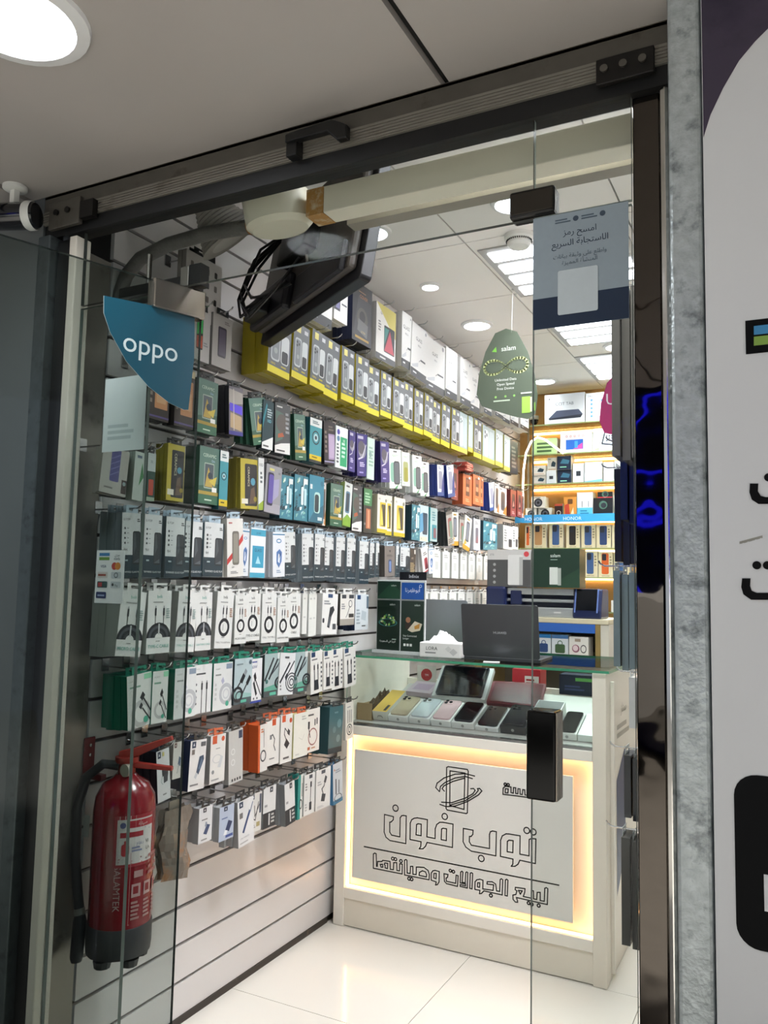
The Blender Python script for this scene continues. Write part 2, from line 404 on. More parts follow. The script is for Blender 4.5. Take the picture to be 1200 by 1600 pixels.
SIGN_LINES=[(1,[(0.2473,0.4466),(0.2858,0.4438),(0.2854,0.4327),(0.2767,0.4231),(0.2704,0.4208),(0.2712,0.3849),(0.2794,0.3746),(0.3142,0.3736),(0.3143,0.4437),(0.3205,0.4523),(0.3283,0.4545),(0.3399,0.4543),(0.3397,0.353),(0.2734,0.3536),(0.2557,0.3632),(0.2472,0.3813)]),(1,[(0.3571,0.3707),(0.3569,0.4307),(0.3629,0.4439),(0.3736,0.4509),(0.3859,0.4541),(0.4274,0.4533),(0.4263,0.3909),(0.4597,0.3902),(0.4597,0.4257),(0.4655,0.4413),(0.4774,0.4511),(0.4894,0.4529),(0.5305,0.4523),(0.5292,0.3691),(0.4273,0.3709),(0.4214,0.3565),(0.4109,0.3454),(0.3957,0.3429),(0.4016,0.352),(0.4028,0.3697)]),(1,[(0.3833,0.4292),(0.3894,0.4328),(0.4023,0.4333),(0.4025,0.3913),(0.3815,0.3916)]),(1,[(0.4853,0.4282),(0.4912,0.4317),(0.5052,0.4317),(0.5046,0.3897),(0.4843,0.39)]),(1,[(0.5713,0.4433),(0.609,0.4424),(0.6083,0.4279),(0.6018,0.4195),(0.5954,0.4185),(0.5951,0.3995),(0.603,0.389),(0.6724,0.3883),(0.672,0.4376),(0.6753,0.4472),(0.6837,0.4511),(0.6978,0.4506),(0.6965,0.3668),(0.6032,0.368),(0.5814,0.3789),(0.571,0.3957)]),(1,[(0.7138,0.3679),(0.7139,0.4233),(0.7202,0.4398),(0.7341,0.4489),(0.7452,0.4501),(0.7858,0.4499),(0.7853,0.3873),(0.8187,0.3869),(0.819,0.4423),(0.8271,0.4474),(0.8432,0.4481),(0.8416,0.3645),(0.7855,0.3665),(0.7787,0.3518),(0.7678,0.3429),(0.7541,0.3405),(0.7596,0.3486),(0.7603,0.3661)]),(1,[(0.7392,0.4234),(0.7453,0.4288),(0.7605,0.4293),(0.7593,0.3882),(0.7387,0.3881)]),(0,[(0.162,0.3138),(0.9244,0.3066)]),(1,[(0.2027,0.2925),(0.2084,0.297),(0.2149,0.2958),(0.2176,0.2493),(0.2208,0.2498),(0.222,0.268),(0.2397,0.2709),(0.2444,0.2758),(0.2747,0.2768),(0.2769,0.2484),(0.2895,0.2492),(0.2906,0.2753),(0.3031,0.2774),(0.3047,0.249),(0.3154,0.2495),(0.3158,0.2755),(0.3267,0.276),(0.3268,0.2401),(0.2039,0.24)]),(1,[(0.2335,0.2589),(0.2431,0.2613),(0.2449,0.2511),(0.2369,0.2498)]),(1,[(0.2526,0.2676),(0.2653,0.2683),(0.2642,0.2489),(0.2546,0.25),(0.2543,0.2596),(0.2505,0.2617)]),(1,[(0.3358,0.2911),(0.3413,0.2953),(0.3458,0.2927),(0.3476,0.2469),(0.36,0.2477),(0.361,0.2736),(0.3703,0.2752),(0.3714,0.247),(0.3847,0.248),(0.3851,0.275),(0.3949,0.2767),(0.4162,0.279),(0.4331,0.2711),(0.4385,0.2574),(0.4376,0.2385),(0.3369,0.2383)]),(1,[(0.3969,0.2474),(0.3983,0.2584),(0.4104,0.2659),(0.4226,0.264),(0.4273,0.2554),(0.4265,0.2467)]),(1,[(0.4466,0.2388),(0.4462,0.264),(0.4527,0.2732),(0.4617,0.2761),(0.4782,0.2749),(0.4779,0.2377),(0.4714,0.2273),(0.464,0.2246),(0.4668,0.2357)]),(1,[(0.4573,0.2646),(0.4663,0.2662),(0.4657,0.2475),(0.4567,0.2486)]),(1,[(0.4971,0.2706),(0.5132,0.2705),(0.5113,0.2605),(0.5054,0.2559),(0.5075,0.2455),(0.5435,0.2448),(0.5451,0.2736),(0.553,0.2732),(0.5508,0.2354),(0.5076,0.2373),(0.4995,0.2441)]),(1,[(0.5628,0.2874),(0.5675,0.2917),(0.5714,0.2889),(0.5691,0.2529),(0.5809,0.2532),(0.5825,0.289),(0.5863,0.2925),(0.5903,0.2903),(0.589,0.2363),(0.5614,0.2373),(0.5613,0.2434),(0.5822,0.2428),(0.5821,0.2492),(0.5613,0.2497)]),(1,[(0.6001,0.2903),(0.6051,0.2929),(0.6091,0.2908),(0.6073,0.2368),(0.5987,0.237)]),(1,[(0.6182,0.237),(0.6187,0.2635),(0.6256,0.2718),(0.6372,0.2756),(0.6488,0.2741),(0.6483,0.2442),(0.6873,0.2461),(0.689,0.2656),(0.6642,0.2639),(0.6649,0.2717),(0.6832,0.275),(0.6965,0.2697),(0.7005,0.2468),(0.7118,0.2471),(0.7134,0.2873),(0.7179,0.2916),(0.7228,0.289),(0.7213,0.2367),(0.6529,0.2381),(0.6434,0.2276),(0.6358,0.2251),(0.6376,0.237)]),(1,[(0.6288,0.2618),(0.6365,0.2632),(0.6359,0.2473),(0.6282,0.2476)]),(1,[(0.733,0.2901),(0.7378,0.2934),(0.742,0.2906),(0.7401,0.2367),(0.7318,0.2369)]),(1,[(0.7605,0.2433),(0.7716,0.2477),(0.7752,0.2604),(0.7689,0.2634),(0.7696,0.2714),(0.8046,0.2733),(0.8036,0.2605),(0.7985,0.2459),(0.827,0.2454),(0.8276,0.2717),(0.8349,0.2713),(0.8357,0.245),(0.8465,0.2446),(0.8483,0.2687),(0.8591,0.2707),(0.8592,0.2436),(0.8735,0.2439),(0.8752,0.2872),(0.8806,0.2905),(0.8859,0.2881),(0.8843,0.2348),(0.7735,0.2378),(0.7773,0.2282),(0.778,0.2225),(0.7699,0.2217),(0.7617,0.2287)]),(1,[(0.7808,0.2632),(0.7947,0.264),(0.7875,0.2517)]),(1,[(0.5022,0.6527),(0.5089,0.6563),(0.5844,0.6551),(0.588,0.6487),(0.5862,0.5008),(0.5819,0.4974),(0.5066,0.4996),(0.5021,0.505)]),(1,[(0.5158,0.6421),(0.5749,0.6411),(0.5729,0.5109),(0.5167,0.5171)]),(0,[(0.613,0.6349),(0.5758,0.6392),(0.536,0.6324),(0.4915,0.6128),(0.4647,0.5912),(0.4595,0.5742),(0.4742,0.5619)]),(0,[(0.6044,0.6247),(0.5759,0.6292),(0.5362,0.6183),(0.4963,0.5972),(0.4784,0.5807),(0.4751,0.562)]),(0,[(0.5738,0.6229),(0.5275,0.6051),(0.4919,0.5845),(0.4853,0.5735),(0.4945,0.5658)]),(0,[(0.4772,0.5157),(0.502,0.511),(0.5376,0.518),(0.5857,0.5405),(0.6289,0.5702),(0.6416,0.5857),(0.6329,0.5933),(0.6243,0.5914)]),(0,[(0.4838,0.5247),(0.5241,0.5282),(0.5768,0.5513),(0.6072,0.5713),(0.6157,0.5843),(0.6091,0.5902),(0.5983,0.588)]),(0,[(0.5198,0.5195),(0.5791,0.5436),(0.6159,0.5704),(0.6278,0.5859),(0.6243,0.5914)]),(1,[(0.7215,0.5844),(0.7222,0.606),(0.7306,0.6137),(0.7514,0.6136),(0.7516,0.5941),(0.7599,0.5933),(0.7606,0.6128),(0.7689,0.6131),(0.769,0.5937),(0.7764,0.5935),(0.7772,0.6111),(0.7846,0.6113),(0.7855,0.5928),(0.7929,0.593),(0.7949,0.6103),(0.8018,0.6104),(0.8031,0.5932),(0.8113,0.5923),(0.8133,0.6119),(0.8214,0.611),(0.8223,0.593),(0.8377,0.5928),(0.8389,0.6094),(0.8538,0.6094),(0.8699,0.6039),(0.8679,0.5865),(0.7744,0.5855)]),(1,[(0.7306,0.6051),(0.7411,0.6053),(0.7399,0.5915),(0.7299,0.5913)])]
SIGN_DOTS=[(0.294,0.4767,0.0114),(0.4971,0.4749,0.0108),(0.6416,0.3487,0.0108),(0.8099,0.472,0.0103),(0.8337,0.4705,0.0102),(0.2862,0.2891,0.0053),(0.2975,0.2888,0.0054),(0.3209,0.2859,0.0053),(0.3557,0.2281,0.0053),(0.3665,0.2281,0.0053),(0.5222,0.2857,0.0048),(0.5342,0.2842,0.0048),(0.679,0.2272,0.0054),(0.8176,0.2273,0.0047),(0.8292,0.2254,0.0048),(0.8538,0.2257,0.0051),(0.7297,0.6206,0.0042),(0.741,0.6201,0.0041)]
OPPO=[(0.2412, 1.9312), (0.0198, 1.9454), (0.0166, 1.8415), (0.0258, 1.7166), (0.0374, 1.7147), (0.0754, 1.7247), (0.1273, 1.7522), (0.1829, 1.7991), (0.2226, 1.8546), (0.2392, 1.8933)]
OPPO_TXT=[(0.1918, 1.8259), (0.0601, 1.8444)]
RS_A=[(1.6248, 1.486), (1.6364, 1.4855), (1.6354, 1.4741), (1.6393, 1.4666), (1.6458, 1.4646), (1.6908, 1.4632), (1.6906, 1.453), (1.6358, 1.4545), (1.6268, 1.4615), (1.6237, 1.4726)]
RS_B=[(1.6113, 1.3422), (1.6229, 1.3424), (1.6219, 1.331), (1.6242, 1.3239), (1.6307, 1.321), (1.6875, 1.3222), (1.6873, 1.3117), (1.6231, 1.3104), (1.6126, 1.3182), (1.6098, 1.329)]
RS_D=[(1.6318, 1.3621), (1.6462, 1.3622), (1.6505, 1.4944), (1.6165, 1.397)]
RS_BOX=[(1.5943, 1.054), (1.59, 0.8072), (1.6323, 0.9149), (1.6312, 0.8636)]
RS_MADA=[(1.6229, 1.7397), (1.6242, 1.6869), (1.6349, 1.7297), (1.6347, 1.7159), (1.6346, 1.7129), (1.6343, 1.699)]
RS_CURVE=[(1.5638, 2.0512), (1.5779, 2.0867), (1.5976, 2.127), (1.6219, 2.1667), (1.6457, 2.1919), (1.6783, 2.2193)]
BACKB=[(0, 0.244, 0.504, 2.3725, 2.5665, 'dvr'), (0, 0.508, 0.727, 2.3725, 2.5545, 'drago'), (1, 0.161, 0.326, 2.1805, 2.2855, 'green'), (1, 0.346, 0.55, 2.1805, 2.3065, 'tab1'), (1, 0.553, 0.754, 2.1805, 2.3255, 'tab2'), (2, 0.162, 0.252, 2.049, 2.11, 'cam'), (2, 0.162, 0.252, 1.9905, 2.0485, 'cam'), (2, 0.256, 0.32, 2.074, 2.162, 'cam'), (2, 0.256, 0.321, 1.9905, 2.0735, 'sq'), (2, 0.326, 0.417, 2.078, 2.165, 'navy'), (2, 0.326, 0.417, 1.9905, 2.0775, 'navy'), (2, 0.424, 0.496, 1.9905, 2.1145, 'sq'), (2, 0.501, 0.611, 2.053, 2.117, 'white'), (2, 0.5, 0.61, 1.9905, 2.0525, 'bluefoot'), (2, 0.615, 0.68, 1.9905, 2.1125, 'white'), (2, 0.685, 0.737, 1.9905, 2.1175, 'darksq'), (3, 0.159, 0.249, 1.839, 1.91, 'lens'), (3, 0.117, 0.191, 1.7725, 1.8385, 'lens'), (3, 0.199, 0.288, 1.7725, 1.8385, 'lens'), (3, 0.31, 0.364, 1.7725, 1.8595, 'red'), (3, 0.369, 0.451, 1.7725, 1.9015, 'org'), (3, 0.453, 0.552, 1.7725, 1.9275, 'wb'), (3, 0.555, 0.675, 1.7725, 1.8895, 'blk'), (3, 0.578, 0.672, 1.89, 1.927, 'blk'), (3, 0.678, 0.733, 1.836, 1.905, 'watch'), (3, 0.678, 0.733, 1.7725, 1.8355, 'watch'), (4, 0.118, 0.157, 1.5805, 1.7255, 'co'), (4, 0.16, 0.258, 1.5805, 1.7355, 'ct'), (4, 0.275, 0.367, 1.5805, 1.7355, 'cb'), (4, 0.384, 0.47, 1.5805, 1.7245, 'ck'), (4, 0.477, 0.567, 1.5805, 1.7255, 'cb'), (4, 0.572, 0.663, 1.5805, 1.7225, 'cn'), (4, 0.667, 0.728, 1.5805, 1.7195, 'cw'), (5, 0.101, 0.171, 1.4005, 1.5575, 'co'), (5, 0.442, 0.489, 1.4005, 1.5605, 'ct'), (5, 0.493, 0.58, 1.4005, 1.5595, 'cb'), (5, 0.582, 0.67, 1.4005, 1.5555, 'co'), (5, 0.675, 0.769, 1.4005, 1.5505, 'cb')]
ARCH=[(0.113, 5.0, 1.809), (0.116, 5.0, 1.933), (0.12, 5.0, 2.078), (0.136, 5.0, 2.189), (0.17, 5.0, 2.262), (0.212, 5.0, 2.288), (0.262, 5.0, 2.269), (0.316, 5.0, 2.224), (0.378, 5.0, 2.175)]
# ---------------------------------------------------------------- materials of the shop
WHITE=mat('#e4e2de',.45,var=.02,scale=4); SLAT=mat('#dcd8d6',.32,var=.02,scale=5,stain=('#b5ada4',6,.72)); GROOVE=mat('#4a443f',.6)
TILE=mat('#e0dbd1',.10,var=.02,scale=3,stain=('#d6cfc2',5,.70)); GROUT=mat('#6e6255',.8); CEIL=mat('#ebe8e3',.55,var=.02,scale=6)
GAP=mat('#1b1a18',.8); ALU=mat('#827e75',.38,.35,var=.12,scale=14,stain=('#5c5348',9,.60)); ALUD=mat('#57534c',.45,.3,var=.2,scale=20,stain=('#3a332b',8,.58))
BLACK=mat('#0d0d0d',.35); BLACKP=mat('#15151a',.28,var=.2); GALV=mat('#b0b8b9',.36,.35,var=.4,scale=55,stain=('#6a7173',22,.53),bump=.2,bscale=110)
MIRROR=mat('#4d4843',.03,1,var=.03,scale=3,bump=.25,bscale=7); CHROME=mat('#c9c7c2',.12,1,var=.05,scale=8,bump=.06,bscale=12)
HOOKM=mat('#b9b9b9',.22,1,var=.05); DARKM=mat('#23211f',.4,.6,var=.2); SIGNW=mat('#d3d5d7',.33,var=.03,scale=2.5,stain=('#b9bbb8',4,.66))
CREAM=mat('#d9d2c2',.42,var=.05,scale=9,stain=('#a48c68',13,.68)); SOFF=mat('#b2aca6',.4,var=.03,scale=3); PLASTW=mat('#dcdcd6',.35,var=.03)
LEDC=mat('#f4f7ff',.4,emit=7.5,var=.01); DLC=mat('#f0f5ff',.4,emit=9,var=.01); WARM=mat('#ffc488',.5,emit=8.5,var=.02); WARMB=mat('#ffd29a',.5,emit=10,var=.02)
# ---------------------------------------------------------------- floor
fl=B().box(-.02,1.56,1.36,5.34,-.06,-.004,GROUT).obj('floor',kind='structure',label='white polished floor tiles with thin dark joints')
tm={}
for xi in range(3):
    for yi in range(7):
        x0,x1=xi*.6+.001,min(xi*.6+.599,1.53); y0=max(1.40,1.06+yi*.6+.001); y1=min(1.06+yi*.6+.599,5.3)
        B().box(x0,x1,y0,y1,-.004,0,TILE).obj('tile',fl)
pv=mat('#8f8a82',.75,var=.15,scale=12,bump=.2)
B().box(-6,8,-9,1.36,-.14,-.06,pv).obj('pavement',kind='structure',label='dim grey pavement outside the shop')
B().box(-.05,1.6,1.34,1.46,-.06,.004,ALU).obj('trim_1',kind='structure',label='worn metal door threshold')
# ---------------------------------------------------------------- left slat wall
wl=B().box(-.14,-.014,1.6,5.34,-.02,2.66,GROOVE).obj('wall_left',kind='structure',label='white slatwall hung with phone accessories')
slm={}
for k in range(25):
    z0=.122+.11*(k-1)+.005; z1=.122+.11*k-.005
    if k==0: z0=.022
    if z0>2.63: continue
    z1=min(z1,2.635)
    for (a,b) in ((1.6,3.242),(3.246,5.3)):
        key=(round(z1-z0,4),a)
        if key not in slm: slm[key]=B().box(-.014,0,0,b-a,0,z1-z0,SLAT).mesh('slat')
        put('slat',slm[key],wl,(0,a,z0))
B().box(-.012,.004,1.62,2.86,0,.021,mat('#3a332d',.6,stain=('#7a6a58',9,.6))).obj('baseboard_left',kind='structure')
# ---------------------------------------------------------------- right and back walls
wr=B().box(1.535,1.66,1.6,5.34,-.02,2.66,GROOVE).obj('wall_right',kind='structure')
for k in range(25):
    z0=.122+.11*(k-1)+.005; z1=min(.122+.11*k-.005,2.635)
    if k==0: z0=.022
    if z0>2.63: continue
    key=(round(z1-z0,4),'r')
    if key not in slm: slm[key]=B().box(0,.014,0,3.7,0,z1-z0,SLAT).mesh('slat')
    put('slat',slm[key],wr,(1.521,1.6,z0))
B().box(-.14,1.66,5.3,5.42,-.02,2.66,mat('#c79a5c',.4,var=.12,scale=3,stain=('#8f6a38',2.5,.55))).obj('wall_back',kind='structure',label='golden wood-look back wall')
# ---------------------------------------------------------------- ceiling inside
ce=B().box(-.14,1.66,1.5,5.42,2.66,2.76,GAP).obj('ceiling',kind='structure',label='pale metal ceiling tiles with dark joints')
for (x0,x1) in ((-.03,.567),(.573,1.167),(1.173,1.6)):
    y=1.613
    while y<5.3:
        B().box(x0,x1,y,min(y+.594,5.3),2.64,2.66,CEIL).obj('ceiling_tile',ce); y+=.6
# ---------------------------------------------------------------- outside soffit
so=B().box(-1.4,3.4,-1.2,1.46,2.33,2.40,GAP).obj('ceiling_outside',kind='structure',label='grey soffit panels above the shop front')
for (x0,x1) in ((-1.4,-.11),(-.09,1.077),(1.095,2.28),(2.30,3.4)):
    for (a,b) in ((-1.2,.02),(.038,1.425)):
        B().box(x0,x1,a,b,2.314,2.33,SOFF).obj('soffit_panel',so)
# facade mass above and sides, so that no light leaks
B().box(-3,4.5,1.47,1.6,2.36,4.2,mat('#4a4744',.7)).obj('wall_front',kind='structure')
# ---------------------------------------------------------------- header of the shop front
hd=thing('shutter_header','ribbed aluminium shutter header over the glass entrance','header',(0,1.40,2.2))
B().box(-.045,1.51,.0,.09,.072,.112,ALUD).obj('top_channel',hd)
m=B(); m.box(-.045,1.51,.0,.07,.036,.072,ALU)
for k in range(5): m.box(-.045,1.51,-.0025,0,.039+k*.0065,.0425+k*.0065,ALU)
m.obj('ribbed_band',hd)
B().box(-.045,1.51,.006,.05,.0,.036,mat('#0b0b0b',.6)).obj('rubber_seal',hd)
B().box(-.045,1.51,.0,.03,.106,.114,mat('#4b463d',.6,.3,stain=('#2d2822',12,.5))).obj('lip',hd)
x=.735   # black pull bracket on the header
hb=thing('header_bracket','black plastic handle screwed to the aluminium header','bracket',(x,1.395,2.262))
B().box(-.005,.022,-.024,.003,-.032,.012,BLACK).obj('foot',hb,bevel=.002); B().prism([(-.005,-.003),(.1,-.003),(.125,-.028),(.148,-.028),(.148,.0),(.11,.022),(-.005,.016)],-.03,-.012,BLACK).obj('grip',hb,bevel=.003)
cb=thing('corner_connector','dark bolted steel corner connector at the header right end','connector',(1.43,1.385,2.247))
B().box(-.045,.055,0,.012,-.03,.018,DARKM).obj('plate',cb,bevel=.002)
for k in range(3): B().lathe([(.007,-.006),(.006,0)],ALUD,(-.03+k*.033,.0,-.004),'y',12).obj('bolt',cb)
cb=thing('corner_bracket','rusty steel angle bracket at the header left end','bracket',(.05,1.385,2.252))
B().box(-.06,.05,0,.012,-.04,.03,ALUD).obj('plate',cb,bevel=.002); B().box(.055,.1,-.004,.012,-.032,.012,DARKM).obj('block',cb)
for k in range(2): B().lathe([(.008,-.006),(.007,0)],DARKM,(-.03+k*.04,0,.0),'y',12).obj('bolt',cb)
# ---------------------------------------------------------------- left jamb
B().box(-1.6,-.046,1.40,1.43,-.1,2.314,mat('#6a6e6f',.42,.2,var=.06,scale=4)).obj('wall_outside_left',kind='structure',label='plain grey cladding panel left of the entrance')
def post(name,label,x0,x1,y0,y1,m,z1=2.2,bev=.003,**k): return B().box(x0,x1,y0,y1,-.06,z1,m).obj(name,bevel=bev,label=label,cat='post',**k)
post('shutter_guide','galvanised steel shutter guide rail on the left jamb',-.045,-.001,1.385,1.43,mat('#5e6566',.4,.7,var=.3,scale=40,stain=('#3f4546',18,.55)))
post('gap_seal','black rubber channel beside the left shutter guide',.0,.060,1.41,1.45,BLACK,2.19)
post('door_stop','pale aluminium upright bar on the left jamb',.063,.088,1.392,1.44,mat('#d0c9bc',.42,.1,var=.06,scale=18,stain=('#9a9184',14,.66)),2.185)
post('mirror_jamb','tall dark polished steel jamb on the left of the entrance',-.012,.002,1.452,1.59,mat('#8f8a81',.34,.5,var=.15,scale=9,stain=('#4b463f',7,.55)),2.2,.001)
# ---------------------------------------------------------------- right jamb
post('mirror_column','wavy mirror polished steel column right of the glass',1.441,1.487,1.425,1.5,MIRROR,2.2,.002)
post('chrome_corner','rounded chrome corner strip beside the mirror column',1.489,1.507,1.405,1.45,CHROME,2.2,.008)
post('seal_strip','black seal strip between chrome corner and galvanised post',1.508,1.517,1.42,1.46,BLACK,2.2,.001)
post('galvanised_post','mottled galvanised steel post beside the white sign',1.512,1.563,1.345,1.40,GALV,2.33,.006)
B().box(1.513,1.68,1.46,1.60,-.06,2.36,mat('#3b3936',.7)).obj('wall_outside_right',kind='structure')
# ---------------------------------------------------------------- white sign panel on the right
sg=thing('sign_panel','white sign panel with purple corner, black Arabic lettering and card logo','sign',(0,1.34,0))
B().box(1.566,2.7,0,.03,-.06,2.31,SIGNW).obj('panel',sg)
m=B(); INKK=mat('#090a0c',.6,spec=.12); PURP=mat('#3d3548',.35,var=.08,scale=5,stain=('#221d33',3,.5))
m.face([(1.567,-.0006,2.308),(1.567,-.0006,RS_CURVE[0][1])]+[(max(a,1.567),-.0006,b) for a,b in RS_CURVE[1:]]+[(2.2,-.0006,2.308)],PURP); m.obj('purple_corner',sg)
for nm,q_ in (('arabic_letter',RS_A),('arabic_letter',RS_B)): B().prism(q_,-.0016,-.0004,INKK).obj(nm,sg)
for (a,b) in RS_D[:3]: B().prism([(a+.0062*math.cos(t*math.pi/8),b+.0062*math.sin(t*math.pi/8)) for t in range(16)],-.0016,-.0004,INKK).obj('letter_dot',sg)
(a,b),(a2,b2),(c,d),(c2,d2)=RS_BOX
m=B(); m.prism(rr(a,b2,a+.42,b,.032,6),-.0012,-.0004,INKK); m.prism([(c,d2),(c+.05,d2),(c+.05,d),(c,d)],-.0018,-.0012,SIGNW); m.obj('black_box_print',sg)
q=RS_MADA; m=B(); m.prism([(q[0][0],q[1][1]),(q[0][0]+.14,q[1][1]),(q[0][0]+.14,q[0][1]),(q[0][0],q[0][1])],-.0012,-.0004,INKK)
m.prism([(q[3][0],q[3][1]),(q[3][0]+.08,q[3][1]),(q[2][0]+.08,q[2][1]),(q[2][0],q[2][1])],-.0018,-.0012,ink('#3f87b8')); m.prism([(q[5][0],q[5][1]),(q[5][0]+.08,q[5][1]),(q[4][0]+.08,q[4][1]),(q[4][0],q[4][1])],-.0018,-.0012,ink('#7fa046')); m.obj('card_logo',sg)
a,b=RS_D[3]; m=B()
for k in range(9): m.face([(a-.008+k*.0035,-.0005,b-.002+k*.001-.002*random.random()),(a-.004+k*.0035,-.0005,b-.002+k*.001),(a-.004+k*.0035,-.0005,b+.002+.001*k),(a-.008+k*.0035,-.0005,b+.001+.001*k)],mat('#98978f',.6))
m.obj('tape_residue',sg)
# ---------------------------------------------------------------- glass of the entrance
def pane(name,label,x0,x1,z0,z1,y,m,t=.010,edge=None,cat='glass pane'):
    return B().box(x0,x1,y,y+t,z0,z1,{'f':m,'k':m,'*':edge or GEDGE}).obj(name,label=label,cat=cat)
gs=pane('side_glass','narrow fixed glass side pane left of the open door',.09,.327,-.04,2.0,1.415,GDOOR,edge=mat('#59655f',.2))
gr=pane('side_glass','narrow fixed glass side pane on the right with notice',1.262,1.44,-.04,2.0,1.415,GDOOR,edge=mat('#8f9a94',.2))
gt=pane('transom_glass','long transom glass above the doorway',.09,1.262,2.008,2.205,1.415,GDOOR,edge=mat('#3d413e',.25))
gt2=pane('transom_glass','short transom glass above the right side pane',1.264,1.44,2.008,2.205,1.415,GDOOR,edge=mat('#9aa59f',.2))
# open leaf
dv=Vector((-.33,-.945,0)).normalized(); ang=math.atan2(dv.y,dv.x)
lf=thing('door_leaf','open frameless glass door leaf swung outward on the left','door',(.44,1.46,0),(0,0,ang))
B().box(0,.80,-.005,.005,-.03,2.0,{'f':GLEAF,'k':GLEAF,'*':mat('#2f3835',.25)}).obj('leaf_glass',lf)
mt=mat('#a7a198',.18,.95,var=.08,scale=10)
B().box(-.004,.13,-.016,.016,1.935,2.003,mt).obj('top_patch_fitting',lf,bevel=.004)
B().box(-.004,.13,-.016,.016,-.03,.03,mt).obj('bottom_patch_fitting',lf,bevel=.004)
# quarter sticker on the leaf, camera side (local +y is world side facing the added street lamp)
m=B(); TEAL=mat('#0d4556',.32,var=.06,scale=4); 
m.prism([(a,b) for a,b in OPPO][::-1],.0056,.0068,TEAL,'y',ink('#cfd8d6')); ost=m.obj('quarter_sticker',lf); tag(ost,label='teal quarter-round sticker with white lettering')
V,F,wd=text_mesh('oppo'); (a0,b0),(a1,b1)=OPPO_TXT; k=abs(a0-a1)/wd; m=B(); mi_=m.mi(ink('#b9c6c6'))
for vx,vy in V: m.v.append((max(a0,a1)-vx*k,.0071,min(b0,b1)-.004+vy*k))
for f in F: m.f.append(tuple(reversed(f))); m.m.append(mi_)
m.obj('sticker_lettering',ost)
# closer bar and patch on transom
cl=thing('door_closer','black door closer arm above the left side pane','door closer',(.30,1.430,2.012))
B().box(-.1,.13,-.0,.05,0,.03,BLACK).obj('body',cl,bevel=.004); B().box(.10,.125,-.002,.03,-.018,.05,ALUD).obj('clamp',cl,bevel=.002); B().tube([(-.02,.02,.03),(-.02,.02,.11)],.006,CHROME).obj('rod',cl); B().box(.125,.16,0,.03,.0,.052,BLACK).obj('end_plate',cl)
tp=thing('transom_clamp','black metal clamp joining transom and right side glass','clamp',(1.262,1.42,2.035))
B().box(-.043,.043,-.017,.022,-.026,.026,mat('#1a1816',.25,.3,var=.1)).obj('body',tp,bevel=.005); B().box(-.04,.04,-.0185,-.0165,-.02,.02,mat('#35312b',.2,.5)).obj('cover_plate',tp,bevel=.001)
sk=thing('strike_box','glossy black lock strike box on the right side glass','lock',(1.283,1.42,1.033))
B().box(-.026,.026,-.02,.026,-.076,.076,mat('#040404',.10,spec=.25)).obj('body',sk,bevel=.004); B().box(.0265,.0285,-.018,.02,-.074,.074,mat('#8b847a',.2,.9)).obj('edge_plate',sk)
# notice on right glass
nt=P(.172,.212,0); nt.r(0,0,1,1,'#8d9aa2').r(0,0,1,.27,'#16283f')
for x in (.36,.64): nt.bars(x-.12,x+.06,.91,.955,2,'#4e5d69'); nt.c(x+.1,.935,.03,'#3c4a58')
nt.t('امسح رمز',.5,.80,.075,'#27374a').t('الاستجابة السريع',.5,.705,.075,'#27374a').t('واطلع على وثيقة بيانات',.5,.60,.05,'#4d5a66').t('المنشأة المميزة',.5,.54,.05,'#4d5a66')
nt.rr(.27,.10,.69,.49,.02,'#b9c3c7')
nb=B().box(-.086,.086,-.0015,0,0,.212,ink('#8d9aa2')).obj('notice_sheet',loc=(1.349,1.4145,1.793),rot=(0,0,0),label='grey and navy Arabic notice sheet on the right glass',cat='notice'); nt.y=-.0019; nto=nt.obj(nb)
for v in nto.data.vertices: v.co.y-=.0019
# paper and card sticker on left side pane
pp=B().box(-.067,.067,-.001,0,0,.18,ink('#d8e0e0')).obj('paper_sheet',loc=(.258,1.4145,1.628),label='pale blank paper sheet taped to the left side glass',cat='paper')
q=P(.134,.18,-.0011); q.r(0,0,1,1,'#d8e0e0').bars(.12,.8,.14,.38,3,'#b9c4c5'); q.obj(pp)
ms=B().box(-.045,.045,-.001,0,0,.125,ink('#eef0f1')).obj('card_sticker',loc=(.237,1.4145,1.266),label='white payment card sticker with coloured logos on left glass',cat='sticker')
q=P(.09,.125,-.0011); q.r(.1,.89,.47,.95,'#3b7fb5').r(.1,.81,.47,.87,'#6f9a3f').t('مدى',.74,.885,.075,'#23282d').t('mada',.74,.815,.075,'#23282d',maxw=.45)
q.t('VISA',.27,.67,.075,'#1d2c66',maxw=.32).c(.66,.70,.10,'#c2402f').c(.78,.70,.10,'#d98b34')
for x,yy,c in ((.08,.47,'#d9d4cf'),(.56,.47,'#c5ccd0'),(.08,.29,'#31504e'),(.56,.29,'#c5ccd0'),(.06,.09,'#1f2f63')): q.rr(x,yy,x+.36,yy+.12,.03,c)
q.r(.1,.51,.38,.55,'#a05546').ring(.74,.53,.07,.02,'#4c565b').t('Pay',.77,.315,.06,'#333').c(.64,.35,.04,'#333').r(.12,.31,.26,.39,'#a33')
q.r(.12,.13,.36,.16,'#9aa8cf'); q.obj(ms)
